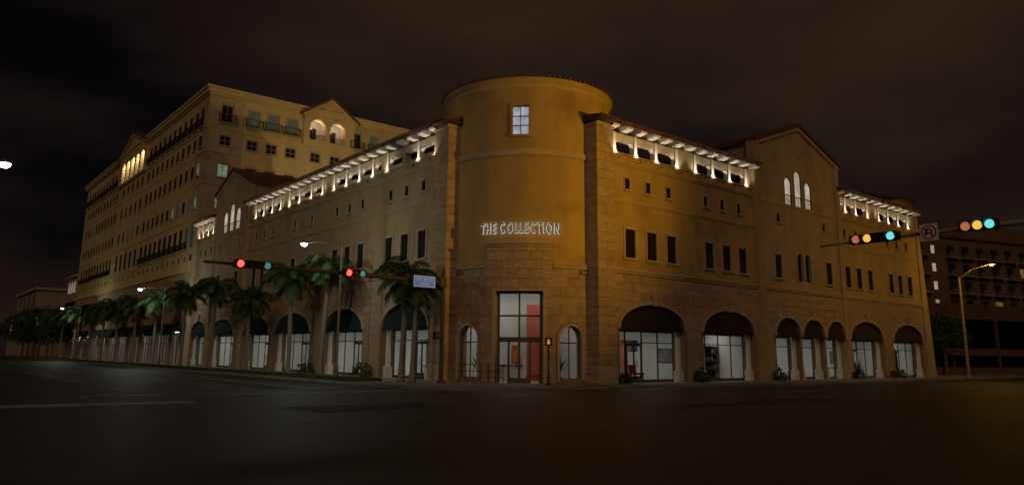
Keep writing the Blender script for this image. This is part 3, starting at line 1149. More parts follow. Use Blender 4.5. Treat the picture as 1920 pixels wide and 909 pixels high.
loggia(MR, 7.15, 21.6, [7.46, 9.32, 11.2, 13.2, 15.1, 16.98, 18.88, 20.8], [(13.33, 14.95), (20.98, 21.6)], LP)
loggia(MR, 33.6, 47.95, [34.82, 36.6, 38.6, 40.7, 42.5, 44.45, 46.4], [(33.6, 34.2), (39.0, 40.3), (47.0, 47.95)], LP)
loggia(ML, 7.15, 37.45, [7.34, 9.26, 13.0, 14.91, 16.8, 18.72, 20.63, 22.56, 24.5, 26.7, 28.6, 30.4, 32.2, 34.1, 35.9], [(10.9, 11.2), (13.2, 13.9), (21.0, 22.2), (28.9, 30.1), (36.4, 37.45)], LP)
loggia(ML, 46.6, TY - 0.1, [47.3, 48.9, 50.5, 51.8], [(51.9, TY - 0.1)], LP)
# short tiled cap over each pier
for fn in (MR, ML):
    t = MB()
    for k in range(6):
        x = 5.6 + k * 0.24
        t.tube([fn(x, 14.93, 0.9), fn(x, 15.36, -1.5)], [0.085, 0.08], 6)
    t.prism([(0.82, 14.885), (-1.5, 15.28), (-1.5, 15.32), (0.82, 14.925)], 5.5, 6.76, lambda d, z, q: fn(q, z, d))
    tag(t.build('pier_roof_tiles', TILE, B), kind='stuff')
    t = MB()
    t.prism([(0.80, 14.80), (-1.4, 14.80), (-1.4, 15.2), (0.80, 14.87)], 5.52, 6.79, lambda d, z, q: fn(q, z, d))
    t.build('pier_soffit', DARKWOOD, B)

# gable roofs
def gable_roof(fn, a, b, ze, za, depth):
    c = (a + b) / 2
    t = MB()
    for sg in (-1, 1):
        e = a - 0.35 if sg < 0 else b + 0.35
        sl_ = (za - ze) / (c - a)
        zz = ze - 0.35 * sl_
        t.prism([(c, za), (e, zz), (e, zz + 0.16), (c, za + 0.18)], -depth, 0.42, fn)
    t.build('gable_roof', TILE, B)
    t = MB()
    for sg in (-1, 1):
        e = a - 0.25 if sg < 0 else b + 0.25
        n = int(depth / 0.25)
        sl_ = (za - ze) / (c - a)
        for k in range(n):
            d = 0.38 - k * 0.25
            t.tube([fn(c, za + 0.2, d), fn(e + sg * 0.15, ze - 0.4 * sl_ + 0.2, d)], [0.075, 0.085], 5)
    tag(t.build('gable_roof_tiles', TILE, B), kind='stuff')
    t = MB()
    for sg in (-1, 1):
        e = a - 0.2 if sg < 0 else b + 0.2
        sl_ = (za - ze) / (c - a)
        t.prism([(c, za - 0.02), (e, ze - 0.2 * sl_ - 0.02), (e, ze - 0.2 * sl_ - 0.3), (c, za - 0.3)], 0.10, 0.30, fn)
    t.build('raking_cornice', TRIM, B)


gable_roof(MR, GR0, GR1, 16.85, 18.95, 9.0)
gable_roof(ML, GL0, GL1, 16.95, 18.8, 9.0)

# far-end small rotunda
t = MB()
t.lathe([(4.3, 10.0), (4.3, 16.2), (4.42, 16.35), (4.5, 16.5), (4.3, 16.55)], 60, (50.0, 5.5, 0))
t.build('end_rotunda', STUCCO2, B)
t = MB()
t.lathe([(4.62, 16.5), (0.02, 18.15)], 60, (50.0, 5.5, 0))
for k in range(72):
    a = 2 * PI * k / 72
    t.tube([(50 + 4.66 * math.cos(a), 5.5 + 4.66 * math.sin(a), 16.55), (50 + 1.2 * math.cos(a), 5.5 + 1.2 * math.sin(a), 17.8)], [0.1, 0.05], 5)
tag(t.build('end_rotunda_tiles', TILE, B), kind='stuff')
# building body behind (keeps light out, closes the volume)
t = MB()
t.box(9.2, 48.0, 9.2, 20.0, 0.1, 12.0)
t.box(9.2, 20.0, 6.6, 9.2, 6.3, 12.0)
t.box(9.0, 20.0, 20.0, TY, 0.1, 12.0)
t.build('inner_block', STUCCO2, B)
for fn, x0, x1 in ((MR, 5.2, 48.0), (ML, 5.2, TY)):
    t = MB()
    t.band([(x0, 6.0, 6.2), (x1, 6.0, 6.2)], -9.0, -0.5, fn)
    t.build('floor_slab', JOINT, B)
    t = MB()
    t.band([(x0 + 4.0, 12.0, 12.2), (x1, 12.0, 12.2)], -9.0, -0.5, fn)
    t.build('roof_slab', JOINT, B)

# --- sign letters on the rotunda
def text_mesh(txt, size, depth, offset=0.0, align='CENTER'):
    cu = bpy.data.curves.new('lettering', 'FONT')
    cu.body = txt
    cu.size = size
    cu.extrude = depth
    cu.offset = offset
    cu.align_x = align
    o = bpy.data.objects.new('lettering', cu)
    COL.objects.link(o)
    dg = bpy.context.evaluated_depsgraph_get()
    me = bpy.data.meshes.new_from_object(o.evaluated_get(dg))
    COL.objects.unlink(o)
    bpy.data.objects.remove(o)
    return me


adv = {'T': .60, 'H': .74, 'E': .58, ' ': .18, 'C': .78, 'O': .86, 'L': .52, 'I': .30, 'N': .76}
txt = 'THE COLLECTION'
tot = sum(adv[c] for c in txt)
SW_ = S(249.6) - S(199.5)
sc_ = SW_ / tot
x = -SW_ / 2
for c in txt:
    w = adv[c] * sc_
    if c != ' ':
        s_ = x + w / 2
        th = rad(225) + s_ / DR
        ro = (PI / 2, 0, th + PI / 2)
        me = text_mesh(c, 0.80, 0.025)
        me.materials.clear()
        me.materials.append(LETTER)
        lo = obj('sign_letter', me, B, MD(s_, 8.13, 0.16), ro)
        lo.scale = (sc_ * 1.02 / 0.80 * 0.86, 1, 1)
        m2 = text_mesh(c, 0.80, 0.008, 0.016)
        m2.materials.clear()
        m2.materials.append(E_HALO)
        l2 = obj('letter_backlight', m2, lo, (0, 0, -0.045))
    x += w

# --- awnings in the arches
def awning(fn, o, m, bulge=0.55, d=0.0):
    c = (o['a'] + o['b']) / 2
    h = (o['b'] - o['a']) / 2 - 0.02
    rise = o['rise'] - 0.02
    z0 = o['sp'] - 0.02
    t = MB()
    n, k_ = 20, 6
    rows = []
    for j in range(k_ + 1):
        u = j / k_            # 0 at the valance, 1 against the arch
        row = []
        for i in range(n + 1):
            a = PI * i / n
            row.append(fn(c - h * math.cos(a), z0 + rise * math.sin(a) * u, d - 0.25 + bulge * (1 - u ** 1.6) * math.sin(a) ** 0.5))
        rows.append(row)
    base_i = len(t.v)
    for r in rows:
        t.v += r
    for j in range(k_):
        for i in range(n):
            b_ = base_i + j * (n + 1) + i
            t.f.append((b_, b_ + 1, b_ + n + 2, b_ + n + 1))
    # valance
    b2 = len(t.v)
    for i in range(n + 1):
        p = rows[0][i]
        t.v.append((p[0], p[1], p[2] - 0.07))
    for i in range(n):
        t.f.append((base_i + i, b2 + i, b2 + i + 1, base_i + i + 1))
    t.build('awning', m, B, smooth=True)


for i, o in enumerate(OR_):
    awning(MR, o, AWN_BROWN, d=0.1 if 2 <= i <= 4 else 0)
for o in OL_:
    awning(ML, o, AWN_GREEN)

# --- columns at the jambs
def column(fn, s, d, h=2.98):
    t = MB()
    p = fn(s, 0.15, d)
    t.box(p[0] - 0.21, p[0] + 0.21, p[1] - 0.21, p[1] + 0.21, 0.15, 0.72)
    t.box(p[0] - 0.235, p[0] + 0.235, p[1] - 0.235, p[1] + 0.235, 0.72, 0.79)
    t.lathe([(0.20, 0.64), (0.20, 0.70), (0.17, 0.74), (0.158, 0.80), (0.155, 1.5), (0.13, h - 0.35), (0.155, h - 0.32), (0.155, h - 0.28), (0.19, h - 0.14), (0.22, h - 0.1), (0.22, h), (0.0, h)], 16, p)
    t.build('column', WHITE, B)


for fn, ops in ((MR, OR_), (ML, OL_)):
    for o in ops:
        column(fn, o['b'] - 0.28, -0.35)
        column(fn, o['a'] + 0.28, -0.35)

# --- storefronts
def storefront(fn, o, d=-0.92, door=True, cols=4, top=3.1, trans=2.42):
    sf = obj('storefront', None, B)
    a, b = o['a'] + 0.02, o['b'] - 0.02
    f = MB()
    f.band([(a, 0.15, 0.30), (b, 0.15, 0.30)], d - 0.06, d + 0.02, fn)
    f.band([(a, top - 0.08, top + 0.25), (b, top - 0.08, top + 0.25)], d - 0.06, d + 0.02, fn)
    xs = [a + (b - a) * k / cols for k in range(cols + 1)]
    for xx in xs:
        x0, x1 = max(a, xx - 0.035), min(b, xx + 0.035)
        f.band([(x0, 0.30, top - 0.08), (x1, 0.30, top - 0.08)], d - 0.05, d + 0.01, fn)
    for x0, x1 in zip(xs[:-1], xs[1:]):
        f.band([(x0 + 0.035, trans - 0.03, trans + 0.03), (x1 - 0.035, trans - 0.03, trans + 0.03)], d - 0.045, d + 0.005, fn)
    f.build('frame', BRONZE, sf)
    for k, (x0, x1) in enumerate(zip(xs[:-1], xs[1:])):
        for (z0, z1) in ((0.3, trans - 0.03), (trans + 0.03, top - 0.08)):
            g_ = MB()
            g_.quad(fn(x0 + 0.03, z0, d - 0.02), fn(x1 - 0.03, z0, d - 0.02), fn(x1 - 0.03, z1, d - 0.02), fn(x0 + 0.03, z1, d - 0.02))
            g_.build('pane', GLASS, sf, normals=False)
    if door:
        k = cols // 2
        x0, x1 = xs[k - 1] + 0.04, xs[k] - 0.04
        dr = MB()
        dr.ring([(x0 + 0.1, 0.32), (x0 + 0.1, 2.2), ((x0 + x1) / 2, 2.2), (x1 - 0.1, 2.2), (x1 - 0.1, 0.32)], [(x0, 0.31), (x0, 2.36), ((x0 + x1) / 2, 2.36), (x1, 2.36), (x1, 0.31)], d - 0.01, d + 0.045, fn)
        dr.band([(x0 + 0.1, 0.31, 0.5), (x1 - 0.1, 0.31, 0.5)], d - 0.008, d + 0.043, fn)
        dr.band([((x0 + x1) / 2 - 0.05, 0.5, 2.2), ((x0 + x1) / 2 + 0.05, 0.5, 2.2)], d - 0.006, d + 0.041, fn)
        do = dr.build('door_frame', BRONZE, sf)
        h = MB()
        h.tube([fn((x0 + x1) / 2 + 0.12, 0.95, d + 0.1), fn((x0 + x1) / 2 + 0.12, 1.4, d + 0.1)], [0.018, 0.018], 6)
        h.tube([fn((x0 + x1) / 2 - 0.12, 0.95, d + 0.1), fn((x0 + x1) / 2 - 0.12, 1.4, d + 0.1)], [0.018, 0.018], 6)
        h.build('door_handle', BLACK, sf)


for i, o in enumerate(OR_):
    w = o['b'] - o['a']
    storefront(MR, o, cols=4 if w > 4 else 2, door=i != 1)
for o in OL_:
    storefront(ML, o, cols=4)
# shelf above the storefront that closes the arch at the spring line
for fn, ops in ((MR, OR_), (ML, OL_)):
    for o in ops:
        t = MB()
        t.band([(o['a'] + 0.01, 3.34, 4.9), (o['b'] - 0.01, 3.34, 4.9)], -1.05, -0.9, fn)
        t.build('arch_panel', DARKWOOD, B)
# rotunda glazing
sf = obj('entrance_glazing', None, B)
f = MB()
dd = -0.28
e0, e1 = ENT['a'], ENT['b']
for q in (e0 + 0.05, 0.0, e1 - 0.05):
    f.band([(q - 0.05, 2.5, 4.97), (q + 0.05, 2.5, 4.97)], dd - 0.05, dd + 0.06, MD)
for z, hh in ((4.93, 0.06), (3.68, 0.05), (2.42, 0.13)):
    f.band([(q, z - hh, z + hh) for q in lin(e0, e1, 0.3)], dd - 0.045, dd + 0.055, MD)
for q in (e0 + 0.06, e0 + 0.66, 0.0, e1 - 0.66, e1 - 0.06):
    f.band([(q - 0.06, 0.15, 2.3), (q + 0.06, 0.15, 2.3)], dd - 0.05, dd + 0.05, MD)
for q0, q1 in ((e0 + 0.72, -0.06), (0.06, e1 - 0.72)):
    f.band([(q0, 0.17, 0.42), (q1, 0.17, 0.42)], dd - 0.04, dd + 0.04, MD)
f.build('frame', BRONZE, sf)
for q0, q1 in ((e0 + 0.02, -0.02), (0.02, e1 - 0.02)):
    for z0, z1 in ((0.2, 2.3), (2.55, 3.63), (3.73, 4.87)):
        g_ = MB()
        g_.band([(q, z0, z1) for q in lin(q0, q1, 0.3)], dd - 0.012, dd - 0.004, MD)
        g_.build('pane', GLASS, sf)
h = MB()
for q in (-0.12, 0.12):
    h.tube([MD(q, 0.9, dd + 0.12), MD(q, 1.5, dd + 0.12)], [0.02, 0.02], 6)
    h.tube([MD(q, 0.95, dd + 0.02), MD(q, 0.95, dd + 0.12)], [0.012, 0.012], 5)
h.build('door_handle', BLACK, sf)
for o in (WL, WR_):
    wv = arched_window(MD, o, 0.0, GLASS, BRONZE, depth=0.26, trans=[2.28], surround=0)

# --- interiors: floor, back wall, ceiling with light panels
def interior(fn, a, b, d0, d1, zc, panels, bright):
    t = MB()
    t.band([(a, 0.05, 0.16), (b, 0.05, 0.16)], d1, d0, fn)
    t.build('shop_floor', INFLOOR, B)
    t = MB()
    t.band([(a, 0.16, zc), (b, 0.16, zc)], d1 - 0.1, d1, fn)
    t.band([(a - 0.1, 0.16, zc), (a, 0.16, zc)], d1, d0, fn)
    t.band([(b, 0.16, zc), (b + 0.1, 0.16, zc)], d1, d0, fn)
    t.build('shop_wall', INWALL, B)
    t = MB()
    t.band([(a, zc, zc + 0.1), (b, zc, zc + 0.1)], d1, d0, fn)
    t.build('shop_ceiling', INWALL, B)
    for k in range(panels):
        c = a + (b - a) * (k + 0.5) / panels
        p = MB()
        p.band([(c - 0.75, zc - 0.05, zc - 0.02), (c + 0.75, zc - 0.05, zc - 0.02)], d1 * 0.45 + d0 * 0.55 - 0.3, d1 * 0.45 + d0 * 0.55 + 0.3, fn)
        p.build('ceiling_light', bright, B)


E_C1 = emit('ceiling_light_right', (1.0, 0.97, 0.91), 4.8)
E_C2 = emit('ceiling_light_left', (0.98, 0.97, 0.92), 6.5)
E_C3 = emit('ceiling_light_hall', (1.0, 0.97, 0.93), 5.6)
interior(MR, 7.3, 21.5, -1.05, -6.0, 3.34, 5, E_C1)
interior(MR, 22.6, 47.6, -1.05, -6.0, 3.34, 8, E_C1)
interior(ML, 7.3, 37.3, -1.05, -6.0, 3.34, 9, E_C2)
interior(ML, 38.0, TY - 0.2, -1.05, -6.0, 3.34, 4, E_C2)
t = MB()
t.lathe([(4.6, 0.05), (4.6, 0.16), (0.02, 0.16)], 40, (DC, DC, 0))
t.build('hall_floor', INFLOOR, B)
t = MB()
t.lathe([(4.62, 5.5), (0.02, 5.5)], 40, (DC, DC, 0))
t.build('hall_ceiling', INWALL, B)
t = MB()
# hall back wall, a chord behind the centre
def HB(s, z, d):   # plane through the hall, facing the entrance
    u = Vector((math.cos(rad(225)), math.sin(rad(225)), 0))
    v = Vector((-u.y, u.x, 0))
    p = Vector((DC, DC, 0)) + v * s + u * d
    return (p.x, p.y, z)
t.band([(-4.4, 0.1, 5.5), (4.4, 0.1, 5.5)], 0.0, 0.15, HB)
t.build('hall_wall', INWALL, B)
for q in (-1.5, 1.5):
    t = MB()
    t.band([(q - 0.6, 5.42, 5.45), (q + 0.6, 5.42, 5.45)], 1.6, 3.2, HB)
    t.build('ceiling_light', E_C3, B)
for (a, b, z0, z1, m, dpt) in ((0.12, 1.7, 0.16, 4.55, RED, 1.1),):
    t = MB()
    t.band([(a, z0, z1), (b, z0, z1)], dpt, dpt + 0.12, HB)
    tag(t.build('red_partition', m), 'tall red display partition behind the right leaf of the entrance glazing', 'partition')
t = MB()
ds = thing('reception_desk', 'low pale reception desk with dark top inside the round entrance hall', 'desk')
MB().band([(-1.5, 0.16, 1.0), (0.0, 0.16, 1.0)], 1.9, 2.4, HB).build('front', INWALL, ds)
MB().band([(-1.58, 1.0, 1.06), (0.06, 1.0, 1.06)], 1.85, 2.5, HB).build('top', SHELFB, ds)
ps = thing('poster_stand', 'framed orange poster standing left inside the entrance hall', 'poster')
MB().band([(-0.72, 1.12, 2.15), (-0.2, 1.12, 2.15)], 1.5, 1.54, HB).build('frame', SHELFB, ps)
MB().band([(-0.68, 1.16, 2.11), (-0.24, 1.16, 2.11)], 1.54, 1.55, HB).build('print', ORANGE, ps)
MB().tube([HB(-0.46, 0.16, 1.5), HB(-0.46, 1.15, 1.5)], [0.03, 0.03], 6).build('stand', SHELFB, ps)
rc = thing('red_bench', 'low red upholstered bench right of the entrance doors inside', 'bench')
MB().band([(0.25, 0.32, 0.58), (1.25, 0.32, 0.58)], 2.0, 2.55, HB).build('seat', REDCH, rc)
for q in (0.3, 1.2):
    MB().band([(q - 0.03, 0.16, 0.33), (q + 0.03, 0.16, 0.33)], 2.05, 2.5, HB).build('leg', SHELFB, rc)


def plant(loc, h, label, n=26, seed=1):
    r = random.Random(seed)
    t = thing('potted_plant', label, 'plant', loc)
    MB().lathe([(0.0, 0), (0.16, 0), (0.22, 0.36), (0.19, 0.36), (0.18, 0.30), (0, 0.30)], 12).build('pot', POT, t)
    f = MB()
    for k in range(n):
        a = r.uniform(0, 2 * PI)
        le = r.uniform(0.5, 1.0) * (h - 0.3)
        tilt = r.uniform(0.1, 0.8)
        w = 0.05
        p0 = Vector((0, 0, 0.3))
        dv = Vector((math.cos(a) * math.sin(tilt), math.sin(a) * math.sin(tilt), math.cos(tilt)))
        sd = Vector((-math.sin(a), math.cos(a), 0)) * w
        p1 = p0 + dv * le * 0.6
        p2 = p0 + dv * le + Vector((0, 0, -0.12 * le * tilt))
        f.quad(p0 - sd * 0.4, p0 + sd * 0.4, p1 + sd, p1 - sd)
        f.quad(p1 - sd, p1 + sd, p2 + sd * 0.1, p2 - sd * 0.1)
    f.build('leaves', GRN, t, normals=False)


plant(MD(S(196.0), 0.16, -0.7), 1.9, 'tall potted plant behind the arched window left of the entrance', 34, 3)
plant(MD(S(252.5), 0.16, -0.7), 2.0, 'tall potted plant behind the arched window right of the entrance', 34, 4)
plant((25.6, 1.7, 0.16), 1.7, 'potted plant behind the glass of the first gabled-bay arch', 30, 5)
plant((38.0, 1.5, 0.16), 1.9, 'bright green potted plant behind the second-last arch of the right wing', 34, 6)


def chair(loc, rz, label):
    t = thing('lounge_chair', label, 'chair', loc, rz, 'red chairs behind the first right arch')
    MB().box(-0.28, 0.28, -0.28, 0.28, 0.38, 0.48).build('seat', REDCH, t)
    MB().prism([(0.22, 0.48), (0.30, 0.48), (0.36, 0.95), (0.29, 0.95)], -0.27, 0.27, lambda a, z, d: (d, a, z)).build('backrest', REDCH, t)
    for x_ in (-0.24, 0.24):
        for y_ in (-0.24, 0.24):
            MB().tube([(x_, y_, 0), (x_ * 0.9, y_ * 0.9, 0.39)], [0.018, 0.02], 6).build('leg', BLACK, t)


chair((10.1, 2.3, 0.16), 0.3, 'left red chair behind the glass of the arch beside the corner pier')
chair((11.2, 2.0, 0.16), -0.2, 'middle red chair behind the glass of the arch beside the corner pier')
chair((12.0, 2.4, 0.16), 0.9, 'right red chair behind the glass of the arch beside the corner pier')
wp = thing('wall_screen', 'red and blue screen hung on the shop wall behind the first right arch', 'screen')
MB().box(13.6, 16.0, 5.9, 5.97, 1.95, 2.7).build('housing', SHELFB, wp)
MB().box(13.65, 15.3, 5.885, 5.9, 2.0, 2.65).build('red_field', RED, wp)
MB().box(15.3, 15.95, 5.885, 5.9, 2.0, 2.65).build('blue_field', mat('blue_print', (0.05, 0.12, 0.4), 0.5), wp)
MB().box(12.2, 13.5, 4.6, 4.7, 0.16, 2.3).build('red_screen_panel', mat('pale_red', (0.5, 0.16, 0.13), 0.6), None)
tag(bpy.data.objects['red_screen_panel'], 'pale red standing panel behind the doors of the first right arch', 'panel')
# shelves behind the second arch
sh = thing('display_shelf', 'dark display shelving full of boxes behind the second arch of the right wing', 'shelf')
for z in (0.2, 0.75, 1.3, 1.85, 2.3):
    MB().box(17.6, 22.0, 3.2, 3.6, z, z + 0.05).build('shelf_board', SHELFB, sh)
for x_ in (17.6, 19.05, 20.5, 21.94):
    MB().box(x_, x_ + 0.06, 3.21, 3.59, 0.16, 2.4).build('upright', SHELFB, sh)
MB().box(17.6, 22.0, 3.6, 3.64, 0.16, 2.4).build('back_panel', SHELFB, sh)
rr = random.Random(5)
gi = 0
for zi, z in enumerate((0.25, 0.80, 1.35, 1.90)):
    xx = 17.75
    while xx < 21.7:
        w = rr.uniform(0.18, 0.4)
        hh = rr.uniform(0.15, 0.36)
        if rr.random() < 0.75:
            gi += 1
            bo = MB().box(xx, xx + w, 3.28, 3.5, z, z + hh).build('box', GOODS)
            tag(bo, 'small carton on the dark display shelving behind the second arch', 'box', 'cartons on the display shelving')
        xx += w + rr.uniform(0.05, 0.2)
# ornate frame behind last arch
of = thing('pointed_frame', 'dark pointed iron frame standing behind the last arch of the right wing', 'frame')
pts_o = [(44.2, 0.2), (44.2, 2.0), (44.5, 2.5), (45.0, 2.95), (45.5, 2.5), (45.8, 2.0), (45.8, 0.2)]
pts_i = [(44.45, 0.2), (44.45, 1.95), (44.68, 2.35), (45.0, 2.65), (45.32, 2.35), (45.55, 1.95), (45.55, 0.2)]
MB().ring(pts_i, pts_o, -1.7, -1.6, MR).build('outer_frame', SHELFB, of)
for k in range(4):
    MB().band([(44.48, 0.35 + k * 0.5, 0.42 + k * 0.5), (45.52, 0.35 + k * 0.5, 0.42 + k * 0.5)], -1.68, -1.62, MR).build('cross_bar', SHELFB, of)

def picture(fn, s, z, w, h, d, m, label):
    t = thing('wall_picture', label, 'picture', (0, 0, 0), 0, 'framed pictures inside the shops')
    MB().band([(s - w / 2, z, z + h), (s + w / 2, z, z + h)], d, d + 0.04, fn).build('frame', SHELFB, t)
    MB().band([(s - w / 2 + 0.05, z + 0.05, z + h - 0.05), (s + w / 2 - 0.05, z + 0.05, z + h - 0.05)], d + 0.04, d + 0.05, fn).build('print', m, t)


def display_table(fn, s, d, w, label):
    t = thing('display_table', label, 'table', (0, 0, 0), 0, 'display tables inside the shops')
    MB().band([(s - w / 2, 0.86, 0.92), (s + w / 2, 0.86, 0.92)], d - 0.4, d + 0.4, fn).build('top', SHELFB, t)
    for a in (-1, 1):
        for b in (-1, 1):
            q0, q1 = s + a * (w / 2 - 0.05), d + b * 0.34
            MB().band([(q0 - 0.03, 0.16, 0.86), (q0 + 0.03, 0.16, 0.86)], q1 - 0.03, q1 + 0.03, fn).build('leg', SHELFB, t)


GREYP = mat('grey_print', (0.22, 0.22, 0.24), 0.6, 0.5, 1.5)
TANP = mat('tan_print', (0.34, 0.24, 0.14), 0.6, 0.5, 1.5)
picture(MR, 19.0, 1.2, 1.6, 1.0, -5.98, GREYP, 'grey framed picture on the shop wall behind the second right arch')
picture(MR, 43.0, 1.2, 1.4, 1.1, -5.98, TANP, 'tan framed picture behind the second-last right arch')
picture(MR, 31.5, 1.2, 1.2, 1.2, -5.98, GREYP, 'grey framed picture behind the middle gabled-bay arch')
picture(ML, 14.6, 1.1, 1.8, 1.1, -5.98, TANP, 'tan framed picture behind the first arch of the left wing')
picture(ML, 23.5, 1.1, 2.0, 1.2, -5.98, GREYP, 'grey framed picture behind the second arch of the left wing')
picture(ML, 33.0, 1.1, 1.8, 1.0, -5.98, RED, 'red framed picture behind the third arch of the left wing')
display_table(MR, 36.6, -2.6, 1.6, 'dark display table behind the second-last right arch')
display_table(MR, 46.0, -2.8, 1.4, 'dark display table behind the last right arch')
display_table(ML, 10.6, -2.4, 1.6, 'dark display table behind the first arch of the left wing')
display_table(ML, 18.6, -2.4, 1.6, 'dark display table behind the second arch of the left wing')
display_table(ML, 27.5, -2.4, 1.8, 'dark display table behind the third arch of the left wing')

# planters at the feet of the arcade piers
def shrub(loc, r, h, label, seed, group='low shrubs along the arcade'):
    rr = random.Random(seed)
    t = MB()
    for k in range(150):
        a = rr.uniform(0, 2 * PI)
        q = math.sqrt(rr.random()) * r
        z = rr.uniform(0.02, h * (1.05 - (q / r) ** 2 * 0.5))
        p = Vector((q * math.cos(a), q * math.sin(a), z))
        u = Vector((rr.uniform(-1, 1), rr.uniform(-1, 1), rr.uniform(-1, 1))).normalized() * 0.08
        v = Vector((rr.uniform(-1, 1), rr.uniform(-1, 1), rr.uniform(-1, 1))).normalized() * 0.06
        t.quad(p - u - v, p + u - v, p + u + v, p - u + v)
    o = thing('shrub', label, 'shrub', loc, 0, group)
    t.build('foliage', LEAFT, o, normals=False)
    MB().tube([(0, 0, -0.02), (0, 0, h * 0.6)], [0.03, 0.015], 5).build('stem', BARK, o)


shrub((14.4, -0.55, 0.15), 0.55, 0.85, 'low dark shrub at the pier between the two arches nearest the corner', 11)
shrub((7.45, -0.6, 0.15), 0.4, 0.6, 'low dark shrub at the foot of the right corner pier', 12)
shrub((22.6, -0.75, 0.15), 0.55, 0.8, 'low dark shrub at the pilaster left of the gabled bay', 13)
shrub((33.7, -0.65, 0.15), 0.5, 0.8, 'low dark shrub at the pilaster right of the gabled bay', 14)
shrub((40.6, -0.6, 0.15), 0.6, 0.8, 'low dark shrub between the last two arches of the right wing', 15)
shrub((-0.7, 13.9, 0.15), 0.6, 1.0, 'dark shrub between the first two arches of the left wing', 16)
shrub((-0.7, 22.2, 0.15), 0.6, 1.0, 'dark shrub between the second and third arches of the left wing', 17)

# ================================================================== OFFICE TOWER
T = thing('office_building', 'tall ochre office block with rows of windows rising behind the left wing', 'building')
TH = 30.0
PAV = (78.0, 93.5)
rowsL = [(26.2, 28.3, 0.95), (23.8, 25.05, 0.9), (20.5, 21.95, 0.9), (16.9, 18.25, 0.9), (12.7, 15.0, 1.05), (11.2, 11.8, 0.42)]
colsL = [54.4] + [56.75 + 2.2 * k for k in range(10)] + [79.8 + 2.7 * k for k in range(5)] + [94.9 + 2.2 * k for k in range(11)]
zcuts = [10.0, 12.2, 15.7, 19.2, 22.9, 25.6, TH]
w_ = MB()
order = [5, 4, 3, 2, 1, 0]
for q, ri in enumerate(order):
    z0, z1, ww = rowsL[ri]
    if ri == 0:
        ops = [op(c - ww / 2, c + ww / 2, z0, z1) for c in colsL if not (PAV[0] < c < PAV[1])] + [op(79.8 + 2.7 * k - 0.95, 79.8 + 2.7 * k + 0.95, 25.9, 27.9, 0.95) for k in range(5)]
    else:
        ops = [op(c - ww / 2, c + ww / 2, z0, z1) for c in colsL]
    wall(w_, TY, 119.9, zcuts[q], zcuts[q + 1], ops, -0.5, 0.0, ML)
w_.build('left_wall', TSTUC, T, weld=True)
# lower arcade of the tower
AT = [op(TY + 1.2 + 6.4 * k, TY + 1.2 + 6.4 * k + 5.0, 0.15, 3.7) for k in range(11)]
w_ = MB()
wall(w_, TY, 130.0, 0.1, 10.0, AT, -0.28, 0.0, ML)
w_.build('ground_floor_wall', STUCCO2, T, weld=True)
w_ = MB()
w_.box(0.0, 25, 119.9, 130.0, 3.0, 14.4)
w_.box(0.0, 25, 129.4, 130.0, 0.1, 3.0)
w_.box(-0.3, 25, 119.9, 130.3, 14.4, 14.75)
w_.build('low_end_wing', STUCCO2, T)
for k in range(3):
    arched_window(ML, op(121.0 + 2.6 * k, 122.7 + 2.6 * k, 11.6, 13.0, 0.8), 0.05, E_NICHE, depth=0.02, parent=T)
# right face
rowsR = [(26.6, 28.5, 1.2), (23.9, 25.0, 1.2), (20.35, 21.8, 1.15), (16.8, 18.05, 1.15)]
colsR = [1.9, 4.95, 7.2, 9.5, 12.6, 15.15, 17.95, 20.4, 22.75, 25.2, 27.6]
zc2 = [12.0, 19.2, 22.9, 25.6, TH]
w_ = MB()
for q, ri in enumerate((3, 2, 1, 0)):
    z0, z1, ww = rowsR[ri]
    if ri == 0:
        ops = [op(c - ww / 2, c + ww / 2, z0, z1) for c in colsR if not 11 < c < 17] + [op(11.6, 13.65, 26.55, 28.15, 1.0), op(14.2, 16.25, 26.55, 28.15, 1.0)]
    else:
        ops = [op(c - ww / 2, c + ww / 2, z0, z1) for c in colsR]
    wall(w_, 0.5, 34.0, zc2[q], zc2[q + 1], ops, -0.5, 0.0, MT)
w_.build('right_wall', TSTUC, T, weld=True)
t = MB()
t.box(3.0, 34.0, TY + 3.0, 119.0, 0.1, TH - 0.2)
t.build('core', STUCCO2, T)
# corner pier strips
t = MB()
t.band([(TY - 0.06, 0.1, TH - 0.4), (55.7, 0.1, TH - 0.4)], -0.02, 0.0, ML)
t = MB()
for (a, b) in ((0.0, 1.28), (2.52, 3.75)):
    t.band([(a, 12.0, 29.3), (b, 12.0, 29.3)], -0.02, 0.10, MT)
for z0, z1 in ((12.0, 16.75), (18.1, 20.3), (21.85, 23.85), (25.05, 26.5), (28.9, 29.3)):
    t.band([(1.28, z0, z1), (2.52, z0, z1)], -0.02, 0.10, MT)
t.build('corner_strip', mat('tower_stone', (0.54, 0.42, 0.25), 0.9, 0.12, 1.5, 0.3, 25, dirt=((0.24, 0.17, 0.10), 0.7, 0.4)), T, weld=True)
t = MB()
for (a, b) in ((TY - 0.1, 53.9), (54.9, 55.7)):
    t.band([(a, 0.1, 29.3), (b, 0.1, 29.3)], -0.02, 0.10, ML)
t.build('corner_strip', MATS['tower_stone'], T, weld=True)
# quoin joint bands
for fn, a, b, zs in ((MT, 0.0, 3.75, 12.0), (ML, TY - 0.1, 55.7, 0.1)):
    for z in (15.9, 19.3, 22.9, 25.7):
        t = MB()
        t.band([(a - 0.02, z, z + 0.14), (b + 0.02, z, z + 0.14)], -0.02, 0.15, fn)
        t.build('corner_band', TRIM, T)
